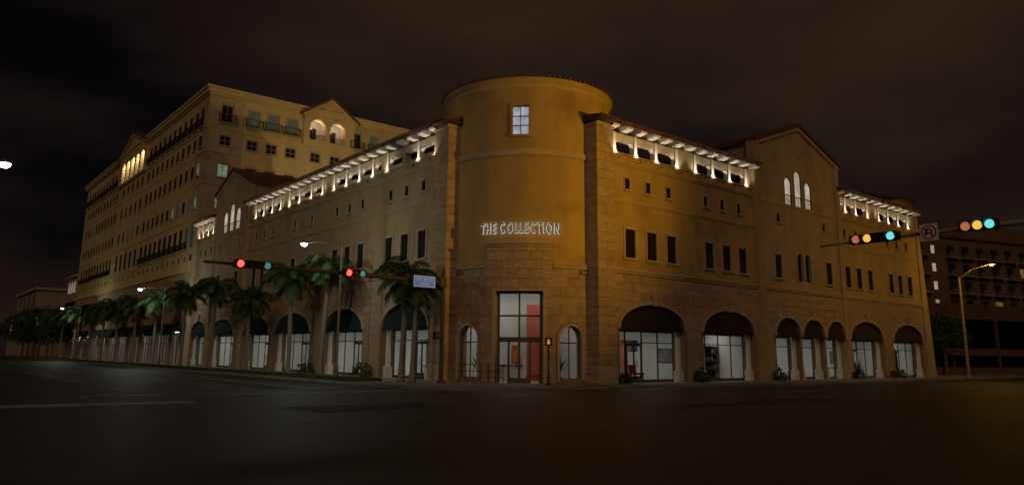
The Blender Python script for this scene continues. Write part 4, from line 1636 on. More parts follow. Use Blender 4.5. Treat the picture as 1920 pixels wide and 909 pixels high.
# cornices
cu = mat('tower_cornice', (0.74, 0.56, 0.24), 0.85, 0.1, 1.5, 0.2, 25)
t = MB()
t.box(-0.18, 34.2, TY - 0.18, 120.1, 29.5, 29.75)
t.box(-0.40, 34.4, TY - 0.40, 120.3, 29.75, 30.15)
t.box(-0.55, 34.5, TY - 0.55, 120.45, 30.15, 30.4)
t.build('crown_cornice', cu, T)
for z, o_, h in ((25.6, 0.12, 0.2), (22.85, 0.06, 0.1), (15.7, 0.1, 0.16), (12.15, 0.1, 0.16), (10.0, 0.2, 0.26)):
    t = MB()
    t.band([(55.72, z, z + h), (119.9, z, z + h)], -0.02, o_, ML)
    t.build('string_course', cu, T)
t = MB()
t.band([(3.78, 25.6, 25.8), (34, 25.6, 25.8)], -0.02, 0.12, MT)
t.build('string_course', cu, T)

TW = [window_proto('window', 0.95, 2.1, 0.045, DARKGLASS, 0.0, 1, 1, BLACK), window_proto('window', 0.9, 1.25, 0.045, DARKGLASS, 0.0, 1, 0, BLACK),
      window_proto('window', 0.9, 1.45, 0.045, DARKGLASS, 0.0, 1, 0, BLACK), window_proto('window', 0.9, 1.35, 0.045, DARKGLASS, 0.0, 1, 0, BLACK),
      window_proto('window', 1.05, 2.3, 0.045, DARKGLASS, 0.0, 1, 1, BLACK, sill=False), window_proto('window', 0.42, 0.6, 0.045, DARKGLASS, 0.0, 0, 0, BLACK, sill=False)]
TWL = {2: window_proto('window', 0.9, 1.45, 0.045, E_GREEN, 0.0, 1, 0), 3: window_proto('window', 0.9, 1.35, 0.045, E_GREEN, 0.0, 1, 0),
       4: window_proto('window', 1.05, 2.3, 0.045, E_DIM, 0.0, 1, 1, BLACK, sill=False), 13: window_proto('window', 0.9, 1.35, 0.045, E_DIM, 0.0, 1, 0)}
lit = {(2, 0): 2, (3, 0): 3, (3, 1): 13, (3, 4): 3, (3, 3): 13, (4, 0): 4, (4, 1): 4, (3, 13): 13, (3, 12): 13, (2, 23): 13, (2, 24): 13}
for ri, (z0, z1, ww) in enumerate(rowsL):
    for ci, c in enumerate(colsL):
        if ri == 0 and PAV[0] < c < PAV[1]:
            continue
        k = lit.get((ri, ci))
        pr = TWL[k] if k else TW[ri]
        put(pr, ML, c, z0, 0.10 if ci == 0 else 0.0, T)
LIGHTFR = mat('light_frame', (0.42, 0.40, 0.36), 0.6, 0.08, 3.0)
RW = [window_proto('window', 1.2, 1.9, 0.1, E_DIM, 0.12, 1, 1, LIGHTFR), window_proto('window', 1.2, 1.1, 0.1, DARKGLASS, 0.12, 1, 1, LIGHTFR),
      window_proto('window', 1.15, 1.45, 0.1, DARKGLASS, 0.12, 1, 1, LIGHTFR), window_proto('window', 1.15, 1.25, 0.1, DARKGLASS, 0.12, 1, 1, LIGHTFR)]
RWD = window_proto('window', 1.2, 1.9, 0.1, DARKGLASS, 0.12, 1, 1, LIGHTFR)
RWL = {2: window_proto('window', 1.15, 1.45, 0.1, E_GREEN, 0.12, 1, 1), 3: window_proto('window', 1.15, 1.25, 0.1, E_GREEN, 0.12, 1, 1)}
for ri, (z0, z1, ww) in enumerate(rowsR):
    for ci, c in enumerate(colsR):
        if ri == 0 and 11 < c < 17:
            continue
        pr = RW[ri]
        if ri == 0 and ci in (0, 6, 8):
            pr = RWD
        if ri > 1 and ci == 0:
            pr = RWL[ri]
        put(pr, MT, c, z0, 0.10 if ci == 0 else 0.0, T)

# balconies under the top windows
def railing(fn, c, w, z, parent, h=0.85, d=0.42):
    ro = obj('balcony', None, parent)
    t = MB()
    t.band([(c - w / 2, z - 0.1, z - 0.02), (c + w / 2, z - 0.1, z - 0.02)], 0.0, d, fn)
    t.build('slab', TRIM, ro)
    t = MB()
    t.band([(c - w / 2, z + h, z + h + 0.06), (c + w / 2, z + h, z + h + 0.06)], d - 0.06, d, fn)
    t.band([(c - w / 2, z + 0.04, z + 0.08), (c + w / 2, z + 0.04, z + 0.08)], d - 0.05, d - 0.01, fn)
    for sg in (-1, 1):
        x_ = c + sg * (w / 2 - 0.03)
        t.band([(x_ - 0.03, z + h + 0.002, z + h + 0.058), (x_ + 0.03, z + h + 0.002, z + h + 0.058)], 0.0, d - 0.06, fn)
        t.band([(x_ - 0.035, z - 0.02, z + h), (x_ + 0.035, z - 0.02, z + h)], d - 0.07, d + 0.01, fn)
    n = max(4, int(w / 0.16))
    for k in range(1, n):
        x_ = c - w / 2 + w * k / n
        t.band([(x_ - 0.012, z, z + h), (x_ + 0.012, z, z + h)], d - 0.045, d - 0.015, fn)
    t.build('railing', BLACK, ro)


for c in colsR:
    if 11 < c < 17:
        continue
    railing(MT, c, 2.0, 26.5, T)
for ci, c in enumerate(colsL):
    if PAV[0] < c < PAV[1]:
        continue
    railing(ML, c, 1.5, 26.1, T, d=0.35)
    if ci > 0 and ci % 1 == 0:
        railing(ML, c, 1.4, 12.6, T, h=0.7, d=0.25)
# arched surround of the corner window
t = MB()
archivolt(t, op(1.9 - 0.95, 1.9 + 0.95, 26.6, 28.2, 0.85), MT, 0.14, 0.08, 0.17, legs=26.6)
t.build('arch_moulding', cu, T)
for c in colsR[1:4] + colsR[6:]:
    t = MB()
    archivolt(t, op(c - 0.78, c + 0.78, 26.6, 28.5, 0.4), MT, 0.10, -0.01, 0.06, legs=26.6)
    t.build('arch_moulding', cu, T)
# right pavilion: gable with two lit arched niches
def pavilion(fn, a, b, ze, za, arches, proj, lightpow, col, winw):
    t = MB()
    wall(t, a, b, 25.7, ze, arches, 0.0, proj, fn)
    c = (a + b) / 2
    t.prism([(a, ze), (b, ze), (c, za)], -0.4, proj, fn)
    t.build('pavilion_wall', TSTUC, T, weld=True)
    t = MB()
    sl_ = (za - ze) / (c - a)
    for sg in (-1, 1):
        e = a - 0.5 if sg < 0 else b + 0.5
        t.prism([(c, za), (e, ze - 0.5 * sl_), (e, ze - 0.5 * sl_ + 0.22), (c, za + 0.22)], -5.0, proj + 0.5, fn)
    t.build('pavilion_roof', TILE, T)
    t = MB()
    for sg in (-1, 1):
        e = a - 0.3 if sg < 0 else b + 0.3
        t.prism([(c, za - 0.02), (e, ze - 0.3 * sl_ - 0.02), (e, ze - 0.3 * sl_ - 0.34), (c, za - 0.34)], proj - 0.02, proj + 0.32, fn)
    t.build('raking_cornice', cu, T)
    for o in arches:
        oc = (o['a'] + o['b']) / 2
        n = obj('lit_niche', None, T)
        q = MB()
        q.band([(o['a'], o['z0'] - 0.1, o['sp'] + o['rise'] + 0.1), (o['b'], o['z0'] - 0.1, o['sp'] + o['rise'] + 0.1)], -1.5, -1.4, fn)
        q.band([(o['a'] - 0.1, o['z0'] - 0.1, o['sp'] + o['rise'] + 0.1), (o['a'], o['z0'] - 0.1, o['sp'] + o['rise'] + 0.1)], -1.45, -0.5, fn)
        q.band([(o['b'], o['z0'] - 0.1, o['sp'] + o['rise'] + 0.1), (o['b'] + 0.1, o['z0'] - 0.1, o['sp'] + o['rise'] + 0.1)], -1.45, -0.5, fn)
        q.band([(o['a'] - 0.1, o['sp'] + o['rise'] + 0.1, o['sp'] + o['rise'] + 0.2), (o['b'] + 0.1, o['sp'] + o['rise'] + 0.1, o['sp'] + o['rise'] + 0.2)], -1.45, -0.5, fn)
        q.band([(o['a'] - 0.1, o['z0'] - 0.2, o['z0'] - 0.1), (o['b'] + 0.1, o['z0'] - 0.2, o['z0'] - 0.1)], -1.45, -0.5, fn)
        q.build('niche_wall', WHITE, n)
        q = MB()
        q.band([(oc - winw / 2, o['z0'] - 0.08, o['sp'] + 0.3), (oc + winw / 2, o['z0'] - 0.08, o['sp'] + 0.3)], -1.39, -1.34, fn)
        q.build('pane', DARKGLASS, n)
        q = MB()
        for x_ in (oc - winw / 2, oc, oc + winw / 2):
            q.band([(x_ - 0.04, o['z0'] - 0.08, o['sp'] + 0.3), (x_ + 0.04, o['z0'] - 0.08, o['sp'] + 0.3)], -1.34, -1.30, fn)
        q.build('frame', GREYFRAME, n)
        q = MB()
        q.band([(o['a'] + 0.01, o['z0'] + 0.72, o['z0'] + 0.78), (o['b'] - 0.01, o['z0'] + 0.72, o['z0'] + 0.78)], -0.1, -0.04, fn)
        k_ = int((o['b'] - o['a']) / 0.14)
        for k in range(1, k_):
            x_ = o['a'] + (o['b'] - o['a']) * k / k_
            q.band([(x_ - 0.012, o['z0'], o['z0'] + 0.72), (x_ + 0.012, o['z0'], o['z0'] + 0.72)], -0.08, -0.05, fn)
        q.build('railing', BLACK, n)
        l = bpy.data.lights.new('niche_lamp', 'POINT')
        l.energy = lightpow
        l.color = col
        l.shadow_soft_size = 0.12
        obj('niche_lamp', l, n, fn(oc + 0.25, o['sp'] + o['rise'] * 0.55, -0.35))


pavilion(MT, 10.85, 17.45, 29.7, 31.95, [op(11.6, 13.65, 26.55, 28.15, 1.0), op(14.2, 16.25, 26.55, 28.15, 1.0)], 0.35, 16, (1.0, 0.74, 0.54), 0.95)
pavilion(ML, PAV[0], PAV[1], 30.0, 32.6, [op(79.8 + 2.7 * k - 0.95, 79.8 + 2.7 * k + 0.95, 25.9, 27.9, 0.95) for k in range(5)], 0.35, 70, (1.0, 0.90, 0.80), 0.6)
# awnings and shops under the tower
for k, o in enumerate(AT):
    t = MB()
    t.prism([(0.0, 4.6), (1.3, 3.55), (1.3, 3.25), (1.27, 3.25), (1.27, 3.5), (0.0, 4.52)], o['a'] - 0.2, o['b'] + 0.2, lambda d, z, q: ML(q, z, d))
    t.build('awning', AWN_GREEN, T)
    storeB = B
    sfo = obj('storefront', None, T)
    f = MB()
    for q in lin(o['a'], o['b'], 1.3):
        f.band([(q - 0.05, 0.15, 3.6), (q + 0.05, 0.15, 3.6)], -0.26, -0.16, ML)
    f.band([(o['a'], 2.35, 2.45), (o['b'], 2.35, 2.45)], -0.25, -0.17, ML)
    f.build('frame', GREYFRAME, sfo)
    g_ = MB()
    g_.quad(ML(o['a'], 0.15, -0.21), ML(o['b'], 0.15, -0.21), ML(o['b'], 3.7, -0.21), ML(o['a'], 3.7, -0.21))
    g_.build('pane', GLASS, sfo, normals=False)
B_save = B
B = T
interior(ML, TY + 1.0, 123.0, -0.3, -2.8, 3.75, 11, emit('ceiling_light_far', (1.0, 0.92, 0.82), 5.0))
B = B_save
# roof garden shrubs in front of the tower
for i, (x_, y_, h_) in enumerate(((12.2, 48.6, 2.6),)):
    pass

for pr in [BIG, SML] + TW + list(TWL.values()) + RW + [RWD] + list(RWL.values()) + [x for x in bpy.data.objects if x.parent is None and x.name.startswith('window') and x.type == 'EMPTY']:
    try:
        ch = [x for x in bpy.data.objects if x.parent == pr]
        for x in ch:
            bpy.data.objects.remove(x)
        bpy.data.objects.remove(pr)
    except ReferenceError:
        pass

# ================================================================== STREET LAMPS
def point(name, loc, power, col, parent, radius=0.12):
    l = bpy.data.lights.new(name, 'POINT')
    l.energy = power
    l.color = col
    l.shadow_soft_size = radius
    return obj(name, l, parent, loc)


WHITE_L = (0.84, 0.93, 0.80)


def street_lamp(loc, rz, label, h=8.2, reach=2.5, power=240, group='white street lamps along the left street', aim=None):
    """arm reaches along local -x"""
    t = thing('street_lamp', label, 'street lamp', loc, rz, group)
    MB().lathe([(0.0, 0), (0.19, 0), (0.19, 0.12), (0.14, 0.2), (0.12, 0.75), (0.0, 0.78)], 12).build('base', POLEM, t)
    MB().tube([(0, 0, 0.7), (0, 0, h)], [0.085, 0.06], 10).build('pole', POLEM, t)
    a = MB()
    a.tube([(0, 0, h - 0.1), (-reach * 0.35, 0, h + 0.02), (-reach * 0.7, 0, h - 0.06), (-reach + 0.25, 0, h - 0.16)], [0.04, 0.036, 0.032, 0.03], 8)
    a.build('arm', POLEM, t)
    sc = MB()
    pts = [(-0.95 + 0.22 * math.cos(u), 0, h + 0.13 + 0.2 * math.sin(u)) for u in [k * PI / 8 for k in range(9, 17)]]
    sc.tube(pts, [0.02] * len(pts), 6)
    sc.tube([(-0.95, 0, h - 0.06), (-0.95, 0, h + 0.28)], [0.018, 0.012], 6)
    sc.build('scroll', POLEM, t)
    MB().lathe([(0.0, 0.16), (0.08, 0.15), (0.16, 0.06), (0.24, 0.0), (0.22, -0.02), (0, -0.02)], 14, (-reach, 0, h - 0.2)).build('lamp_head', POLEM, t)
    MB().lathe([(0.2, 0.0), (0.19, -0.08), (0.12, -0.15), (0.0, -0.18)], 14, (-reach, 0, h - 0.22)).build('globe', E_LAMPW, t)
    if aim:
        M_ = Matrix.Translation(loc) @ Matrix.Rotation(rz, 4, 'Z')
        spot('lamp_light', Vector((-reach, 0, h - 0.5)), M_.inverted() @ Vector(aim[0]), power, aim[1], WHITE_L, t, 1.0, 0.15)
    else:
        point('lamp_light', (-reach, 0, h - 0.62), power, WHITE_L, t)
    return t


street_lamp((-2.95, 13.0, 0.14), 0, 'white-lit street lamp above the bright green palm crown', 8.05, 2.5, 150)
street_lamp((-2.95, 51.6, 0.14), 0, 'white-lit street lamp in front of the tall office block', 7.7, 2.4, 260)
street_lamp((-2.95, 96.0, 0.14), 0, 'farthest white-lit street lamp among the distant palms', 7.6, 2.4, 260)
street_lamp((-23.55, 3.5, 0.0), PI, 'white-lit street lamp at the left edge across the left street', 8.45, 2.2, 1500, aim=((0.0, 20.0, 8.5), 100))

SOD = (1.0, 0.52, 0.02)


def sodium_lamp(loc, rz, label, h, reach, rise, power, flood=None):
    t = thing('sodium_street_lamp', label, 'street lamp', loc, rz, 'amber street lamps along the right street')
    MB().lathe([(0, 0), (0.2, 0), (0.2, 0.1), (0.15, 0.16), (0, 0.18)], 12).build('base', SODPOLE, t)
    MB().tube([(0, 0, 0.1), (0, 0, h)], [0.14, 0.085], 10).build('pole', SODPOLE, t)
    MB().tube([(0, 0, h - 0.15), (0, -reach * 0.4, h + rise * 0.62), (0, -reach + 0.2, h + rise)], [0.05, 0.045, 0.04], 8).build('arm', SODPOLE, t)
    hd = MB()
    hd.prism([(-reach - 0.35, h + rise - 0.02), (-reach + 0.35, h + rise - 0.06), (-reach + 0.35, h + rise + 0.07), (-reach + 0.1, h + rise + 0.14), (-reach - 0.25, h + rise + 0.1)], -0.16, 0.16, lambda a, z, d: (d, a, z))
    hd.build('lamp_head', GREYFRAME, t)
    MB().lathe([(0.15, 0), (0.14, -0.06), (0.08, -0.12), (0, -0.14)], 12, (0, -reach - 0.02, h + rise - 0.03)).build('lens', E_LAMPS, t)
    if flood:
        M_ = Matrix.Translation(loc) @ Matrix.Rotation(rz, 4, 'Z')
        lp = Vector((0, -reach, h + rise - 0.35))
        aim = M_.inverted() @ Vector(flood[0])
        spot('lamp_light', lp, aim, power, flood[1], SOD, t, 1.0, 0.2)
    else:
        point('lamp_light', (0, -reach, h + rise - 0.45), power, SOD, t)
    return t


sodium_lamp((50.6, -2.3, 0.15), 0, 'amber street lamp on a pale pole beyond the right wing', 8.9, 2.7, 0.95, 320)
sodium_lamp((9.6, -22.2, 0.0), PI, 'added unseen amber street lamp across the right street facing the round tower', 9.3, 1.2, 0.3, 7600, ((1.5, 2.0, 14.0), 74))  # added out of view, beam aimed to put amber on the tower
sodium_lamp((36.0, -18.6, 0.0), PI, 'added unseen amber street lamp across the right street facing the gabled bay', 9.3, 1.2, 0.3, 1100, ((33.0, 0.0, 9.0), 95))  # added out of view as amber light for the right wing

# added floodlights, hidden behind the left wing roof, to brighten the office block
for (fx, fy, ax, lb) in ((11.0, 31.0, 7.0, 'added near roof floodlight brightening the left part of the office block'), (18.0, 32.0, 19.0, 'added far roof floodlight brightening the right part of the office block')):
    fl_ = thing('added_floodlight', lb, 'floodlight', (fx, fy, 12.2), 0, 'added floodlights on the flat roof')
    MB().box(-0.25, 0.25, -0.2, 0.2, 0.0, 0.06).build('base', BLACK, fl_)
    MB().tube([(0, 0, 0.05), (0, 0, 0.45)], [0.03, 0.03], 6).build('stem', BLACK, fl_)
    MB().prism([(-0.14, 0.42), (0.10, 0.30), (0.22, 0.52), (-0.02, 0.66)], -0.2, 0.2, lambda a, z, d: (d, a, z)).build('housing', BLACK, fl_)
    MB().prism([(0.112, 0.31), (0.125, 0.305), (0.24, 0.515), (0.228, 0.52)], -0.18, 0.18, lambda a, z, d: (d, a, z)).build('lens', E_LAMPS, fl_)
    spot('lamp_light', Vector((0, 0.32, 0.5)), Vector((ax - fx, TY - fy, 13.0)), 2300, 105, (1.0, 0.76, 0.38), fl_, 1.0, 0.2)

# ================================================================== TRAFFIC SIGNALS
def signal_head(loc, rz, lights, sp, label):
    t = thing('traffic_signal', label, 'traffic signal', loc, rz, 'horizontal traffic signals on the mast arms')
    n = len(lights)
    w = sp * n
    hb = MB()
    hb.prism([(-sp / 2, -0.17), (w - sp / 2, -0.17), (w - sp / 2 + 0.05, -0.12), (w - sp / 2 + 0.05, 0.12), (w - sp / 2, 0.17), (-sp / 2, 0.17), (-sp / 2 - 0.05, 0.12), (-sp / 2 - 0.05, -0.12)], -0.08, 0.16, lambda a, z, d: (a, d, z))
    hb.build('housing', mat('signal_housing', (0.022, 0.022, 0.02), 0.5), t)
    MB().box(w / 2 - sp / 2 - 0.06, w / 2 - sp / 2 + 0.06, 0.18, 0.42, -0.08, 0.08).build('bracket', BLACK, t)
    for k, (e) in enumerate(lights):
        x = k * sp
        v = MB()
        nn = 12
        i0 = len(v.v)
        for j in range(nn + 1):
            a = rad(-10) + rad(200) * j / nn
            for (y, r) in ((-0.08, 0.168), (-0.19, 0.165)):
                v.v.append((x + r * math.cos(a), y, r * math.sin(a)))
        for j in range(nn):
            b_ = i0 + 2 * j
            v.f.append((b_, b_ + 1, b_ + 3, b_ + 2))
        v.build('visor', BLACK, t, normals=False)
        l = MB()
        i0 = len(l.v)
        l.v.append((x, -0.125, 0))
        for j in range(16):
            a = 2 * PI * j / 16
            l.v.append((x + 0.15 * math.cos(a), -0.085, 0.15 * math.sin(a)))
        for j in range(16):
            l.f.append((i0, i0 + 1 + j, i0 + 1 + (j + 1) % 16))
        l.build('lens', e or mat('dead_lens', (0.03, 0.02, 0.015), 0.3), t, smooth=True)
    return t


ms = thing('signal_mast', 'brown traffic signal mast with long arm reaching left from the corner', 'mast', (-1.5, 4.05, 0.146))
MB().lathe([(0, 0), (0.24, 0), (0.24, 0.1), (0.19, 0.16), (0, 0.18)], 14).build('base', MASTM, ms)
MB().tube([(0, 0, 0.1), (0, 0, 5.75)], [0.12, 0.10], 12).build('pole', MASTM, ms)
MB().lathe([(0.0, 0.14), (0.08, 0.1), (0.12, 0.0), (0.115, -0.04), (0, -0.04)], 12, (0, 0, 5.76)).build('cap', MASTM, ms)
MB().box(-0.3, 0.1, -0.17, 0.17, 4.94, 5.4).build('arm_clamp', MASTM, ms)
MB().tube([(-0.2, 0, 5.17), (-6.2, -0.03, 5.22), (-12.4, -0.1, 5.2)], [0.13, 0.10, 0.06], 12).build('arm', MASTM, ms)
bx = thing('pedestrian_signal', 'dark pedestrian signal box on the brown mast pole', 'pedestrian signal', (-1.95, 3.85, 2.55), 0)
MB().box(-0.19, 0.19, -0.12, 0.1, -0.2, 0.2).build('housing', BLACK, bx)
MB().box(0.19, 0.4, -0.03, 0.03, -0.04, 0.04).build('bracket', BLACK, bx)
MB().box(-0.15, 0.15, -0.135, -0.12, -0.15, 0.15).build('lens', mat('dead_hand', (0.10, 0.03, 0.015), 0.4), bx)
signal_head((-12.46, 3.62, 5.34), 0, [E_RED, None, None, E_GRNDIM], 0.40, 'four-light signal showing red at the tip of the brown mast arm')
signal_head((-7.25, 3.68, 5.36), 0, [E_RED, None, E_GRNDIM], 0.36, 'three-light signal showing red halfway along the brown mast arm')

# internally lit street name sign
ss = thing('street_name_sign', 'lit blue street name sign hanging from the brown mast arm', 'sign', (-2.95, 3.7, 5.24))
MB().box(-0.66, 0.66, -0.06, 0.06, -0.30, 0.30).build('housing', mat('sign_case', (0.10, 0.12, 0.2), 0.5), ss)
MB().box(-0.60, 0.60, -0.075, -0.06, -0.24, 0.24).build('face', E_SIGN, ss)
t = MB()
t.ring([(-0.60, -0.24), (-0.60, 0.24), (0.60, 0.24), (0.60, -0.24), (-0.60, -0.24)], [(-0.64, -0.28), (-0.64, 0.28), (0.64, 0.28), (0.64, -0.28), (-0.64, -0.28)], 0.062, 0.08, lambda a, z, d: (a, -d, z))
t.build('border', E_SIGNT, ss)
for txt_, sz, zz in (('SW 40 ST', 0.25, 0.02), ('BIRD RD', 0.15, -0.16)):
    me = text_mesh(txt_, sz, 0.003)
    me.materials.clear()
    me.materials.append(E_SIGNT)
    obj('lettering', me, ss, (0, -0.08, zz), (PI / 2, 0, 0))
for x_ in (-0.4, 0.4):
    MB().box(x_ - 0.03, x_ + 0.03, -0.03, 0.28, 0.0, 0.36, lambda a, b, c: (a, b + 0.06, c)).build('hanger', MASTM, ss)

# right mast: arm along y, pole out to the right
mr_ = thing('signal_mast', 'pale traffic signal mast arm entering from the right edge', 'mast', (4.45, -25.0, 0.0))
MB().lathe([(0, 0), (0.24, 0), (0.24, 0.1), (0.19, 0.16), (0, 0.18)], 14).build('base', SODPOLE, mr_)
MB().tube([(0, 0, 0.1), (0, 0, 6.5)], [0.16, 0.13], 12).build('pole', SODPOLE, mr_)
MB().tube([(0, 0.1, 6.03), (0, 5.5, 6.07), (-0.05, 11.4, 5.98)], [0.12, 0.085, 0.045], 12).build('arm', SODPOLE, mr_)
signal_head((4.02, -15.24, 6.02), -PI / 2, [E_PALE, E_AMB, None, E_GRNCORE], 0.42, 'four-light signal showing amber and green at the tip of the right mast arm')
signal_head((4.02, -18.95, 6.05), -PI / 2, [E_PALE, E_AMB, E_GRNCORE], 0.36, 'three-light signal with pale, amber and green lamps near the right edge')
ns = thing('no_u_turn_sign', 'white square sign with a red ring over a U arrow', 'sign', (4.15, -17.72, 6.02), -PI / 2)
MB().box(-0.30, 0.30, -0.012, 0.012, -0.30, 0.30).build('plate', SIGNWHITE, ns)
XZ = lambda a, z, d: (a, -d, z)
t = MB()
cs = [(math.cos(2 * PI * k / 32), math.sin(2 * PI * k / 32)) for k in range(33)]
t.ring([(0.21 * a, 0.21 * b) for a, b in cs], [(0.255 * a, 0.255 * b) for a, b in cs], 0.012, 0.018, XZ)
t.build('ring', SIGNRED, ns)
t = MB()
t.prism([(-0.165, 0.135), (-0.135, 0.165), (0.165, -0.135), (0.135, -0.165)], 0.019, 0.023, XZ)
t.build('slash', SIGNRED, ns)
t = MB()
ui = [(0.07, -0.15), (0.07, 0.03)] + [(0.07 * math.cos(PI * k / 10), 0.03 + 0.07 * math.sin(PI * k / 10)) for k in range(11)] + [(-0.07, 0.0), (-0.07, -0.02)]
uo = [(0.115, -0.15), (0.115, 0.03)] + [(0.115 * math.cos(PI * k / 10), 0.03 + 0.115 * math.sin(PI * k / 10)) for k in range(11)] + [(-0.115, 0.0), (-0.115, -0.02)]
t.ring(ui, uo, 0.012, 0.017, XZ)
t.prism([(-0.175, -0.02), (-0.01, -0.02), (-0.0925, -0.13)], 0.012, 0.0172, XZ)
t.build('u_arrow', SIGNBLK, ns)
MB().box(-0.05, 0.05, 0.012, 0.16, -0.05, 0.08).build('clamp', GREYFRAME, ns)

# pedestrian signal on its own post by the entrance
pd = thing('pedestrian_signal_post', 'short post with a lit orange hand signal right of the entrance', 'pedestrian signal', (2.35, 0.05, 0.146), rad(-40))
MB().tube([(0, 0, 0), (0, 0, 1.95)], [0.05, 0.045], 10).build('post', BLACK, pd)
MB().lathe([(0, 0), (0.1, 0), (0.1, 0.04), (0.06, 0.08), (0, 0.09)], 10).build('base', BLACK, pd)
MB().box(-0.19, 0.19, -0.12, 0.08, 1.95, 2.36).build('housing', BLACK, pd)
t = MB()
t.box(-0.07, 0.06, -0.135, -0.121, 2.02, 2.14)
for x_, h_ in ((-0.062, 0.10), (-0.026, 0.14), (0.010, 0.145), (0.046, 0.12)):
    t.box(x_ - 0.014, x_ + 0.014, -0.134, -0.1215, 2.14, 2.14 + h_)
t.prism([(0.06, 2.06), (0.11, 2.13), (0.095, 2.15), (0.06, 2.12)], 0.1215, 0.1345, XZ)
t.build('hand_symbol', E_HAND, pd)
MB().box(-0.07, 0.07, -0.09, -0.04, 0.95, 1.15).build('push_button', GREYFRAME, pd)

# black railing on the corner left of the entrance
rl = thing('corner_railing', 'low black metal railing at the corner left of the entrance', 'railing', (-0.2, 4.3, 0.146), rad(-50))
for k in range(7):
    MB().tube([(k * 0.4, 0, 0), (k * 0.4, 0, 0.95)], [0.018, 0.018], 6).build('post', BLACK, rl)
for z in (0.3, 0.62, 0.95):
    MB().tube([(-0.02, 0, z), (2.42, 0, z)], [0.016, 0.016], 6).build('rail', BLACK, rl)

# ================================================================== PALMS
def frond_mesh(L_, up, droop, seed):
    r = random.Random(seed)
    t = MB()
    n = 16
    pts = []
    p = Vector((0, 0, 0))
    ang = up
    for k in range(n + 1):
        pts.append(p.copy())
        p = p + Vector((math.cos(ang), 0, math.sin(ang))) * (L_ / n)
        ang -= droop / n * (0.6 + 0.8 * k / n)
    t.tube(pts, [0.035 * (1 - 0.8 * k / n) + 0.004 for k in range(n + 1)], 4)
    for k in range(1, n * 3 + 1):
        f = k / (n * 3)
        i = min(int(f * n), n - 1)
        q = pts[i].lerp(pts[i + 1], f * n - i)
        d = (pts[i + 1] - pts[i]).normalized()
        le = (0.28 + 0.55 * math.sin(PI * min(1, f * 0.92 + 0.12))) * r.uniform(0.8, 1.1)
        for sg in (-1, 1):
            a = Vector((d.x * 0.45, sg * r.uniform(0.75, 0.95), d.z * 0.45 - r.uniform(0.05, 0.55))).normalized()
            tip = q + a * le + Vector((0, 0, -0.22 * le))
            mid = q + a * le * 0.55
            wv = d * 0.032
            t.quad(q - wv * 0.6, q + wv * 0.6, mid + wv, mid - wv)
            t.quad(mid - wv, mid + wv, tip + wv * 0.1, tip - wv * 0.1)
    return t.mesh('frond', LEAFP, normals=False)


FR = [frond_mesh(2.5, rad(62), rad(130), 1), frond_mesh(2.6, rad(35), rad(120), 2), frond_mesh(2.5, rad(5), rad(85), 3), frond_mesh(2.2, rad(-35), rad(45), 4), frond_mesh(2.0, rad(-62), rad(22), 5)]
FR[4].materials.clear()
FR[4].materials.append(mat('dead_frond', (0.10, 0.075, 0.035), 0.8, 0.3, 2.0, rand=0.2))


def palm_trunk(h):
    t = MB()
    zs = [0, 0.15, 0.5, 1.2, 2.2, h * 0.55, h * 0.8, h]
    rs = [0.24, 0.21, 0.17, 0.145, 0.155, 0.16, 0.13, 0.115]
    t.tube([(0.02 * math.sin(z), 0.015 * math.cos(z * 1.3), z) for z in zs], rs, 12)
    for k in range(int(h / 0.22)):
        z = 0.3 + k * 0.22
        if z > h - 0.1:
            break
    return t.mesh('trunk', BARKP, smooth=True)


def palm(loc, h, label, seed, scale=1.0, nf=25):
    r = random.Random(seed)
    t = thing('royal_palm', label, 'palm tree', loc, r.uniform(0, 6), 'royal palms along the left sidewalk')
    t.rotation_euler = (r.uniform(-0.03, 0.03), r.uniform(-0.03, 0.03), t.rotation_euler[2])
    obj('trunk', palm_trunk(h), t)
    MB().lathe([(0.12, 0), (0.135, 0.15), (0.12, 0.7), (0.07, 1.0), (0.0, 1.02)], 10, (0, 0, h - 0.05)).build('crownshaft', SHAFT, t, smooth=True)
    for k in range(nf):
        kind = 0 if k < 4 else 1 if k < 11 else 2 if k < 18 else 3 if k < 23 else 4
        az = k * 2.399 + r.uniform(-0.25, 0.25)
        f = obj('frond', FR[kind], t, (0.03 * math.cos(az), 0.03 * math.sin(az), h + 0.85 - 0.04 * kind), (r.uniform(-0.25, 0.25), r.uniform(-0.12, 0.12), az))
        s_ = scale * r.uniform(0.85, 1.1)
        f.scale = (s_, s_, s_)
    return t


PALMS = [
    (-2.55, 6.25, 4.9, 0.86, 'royal palm beside the lit blue street name sign, left of a pair'),
    (-2.2, 5.65, 4.3, 0.72, 'shorter royal palm right of the pair beside the blue street sign'),
    (-2.75, 15.6, 6.0, 0.80, 'royal palm with bright green crown under the nearest white street lamp'),
    (-2.85, 20.3, 5.9, 0.90, 'royal palm with spreading crown behind the tip of the brown mast arm'),
    (-2.85, 28.0, 4.7, 0.85, 'royal palm with low dark crown in front of the left gabled bay'),
    (-2.85, 36.4, 6.1, 0.95, 'dark bushy royal palm left of the gabled bay'),
    (-2.85, 44.8, 6.1, 0.95, 'royal palm at the near corner of the tall office block'),
    (-2.85, 54.6, 6.0, 0.95, 'royal palm with lit green crown by the second white street lamp'),
    (-2.85, 63.0, 5.8, 0.95, 'royal palm just left of the second white street lamp'),
    (-2.85, 71.5, 6.0, 1.0, 'royal palm before the dark flat awnings of the office block'),
    (-2.85, 79.5, 6.0, 1.0, 'royal palm before the middle of the office block arcade'),
    (-2.85, 88.0, 6.0, 1.0, 'royal palm right of the farthest white street lamp'),
    (-2.85, 99.5, 6.2, 1.05, 'royal palm lit teal left of the farthest white street lamp'),
    (-2.85, 110.0, 6.2, 1.05, 'royal palm at the far end of the office block'),
]
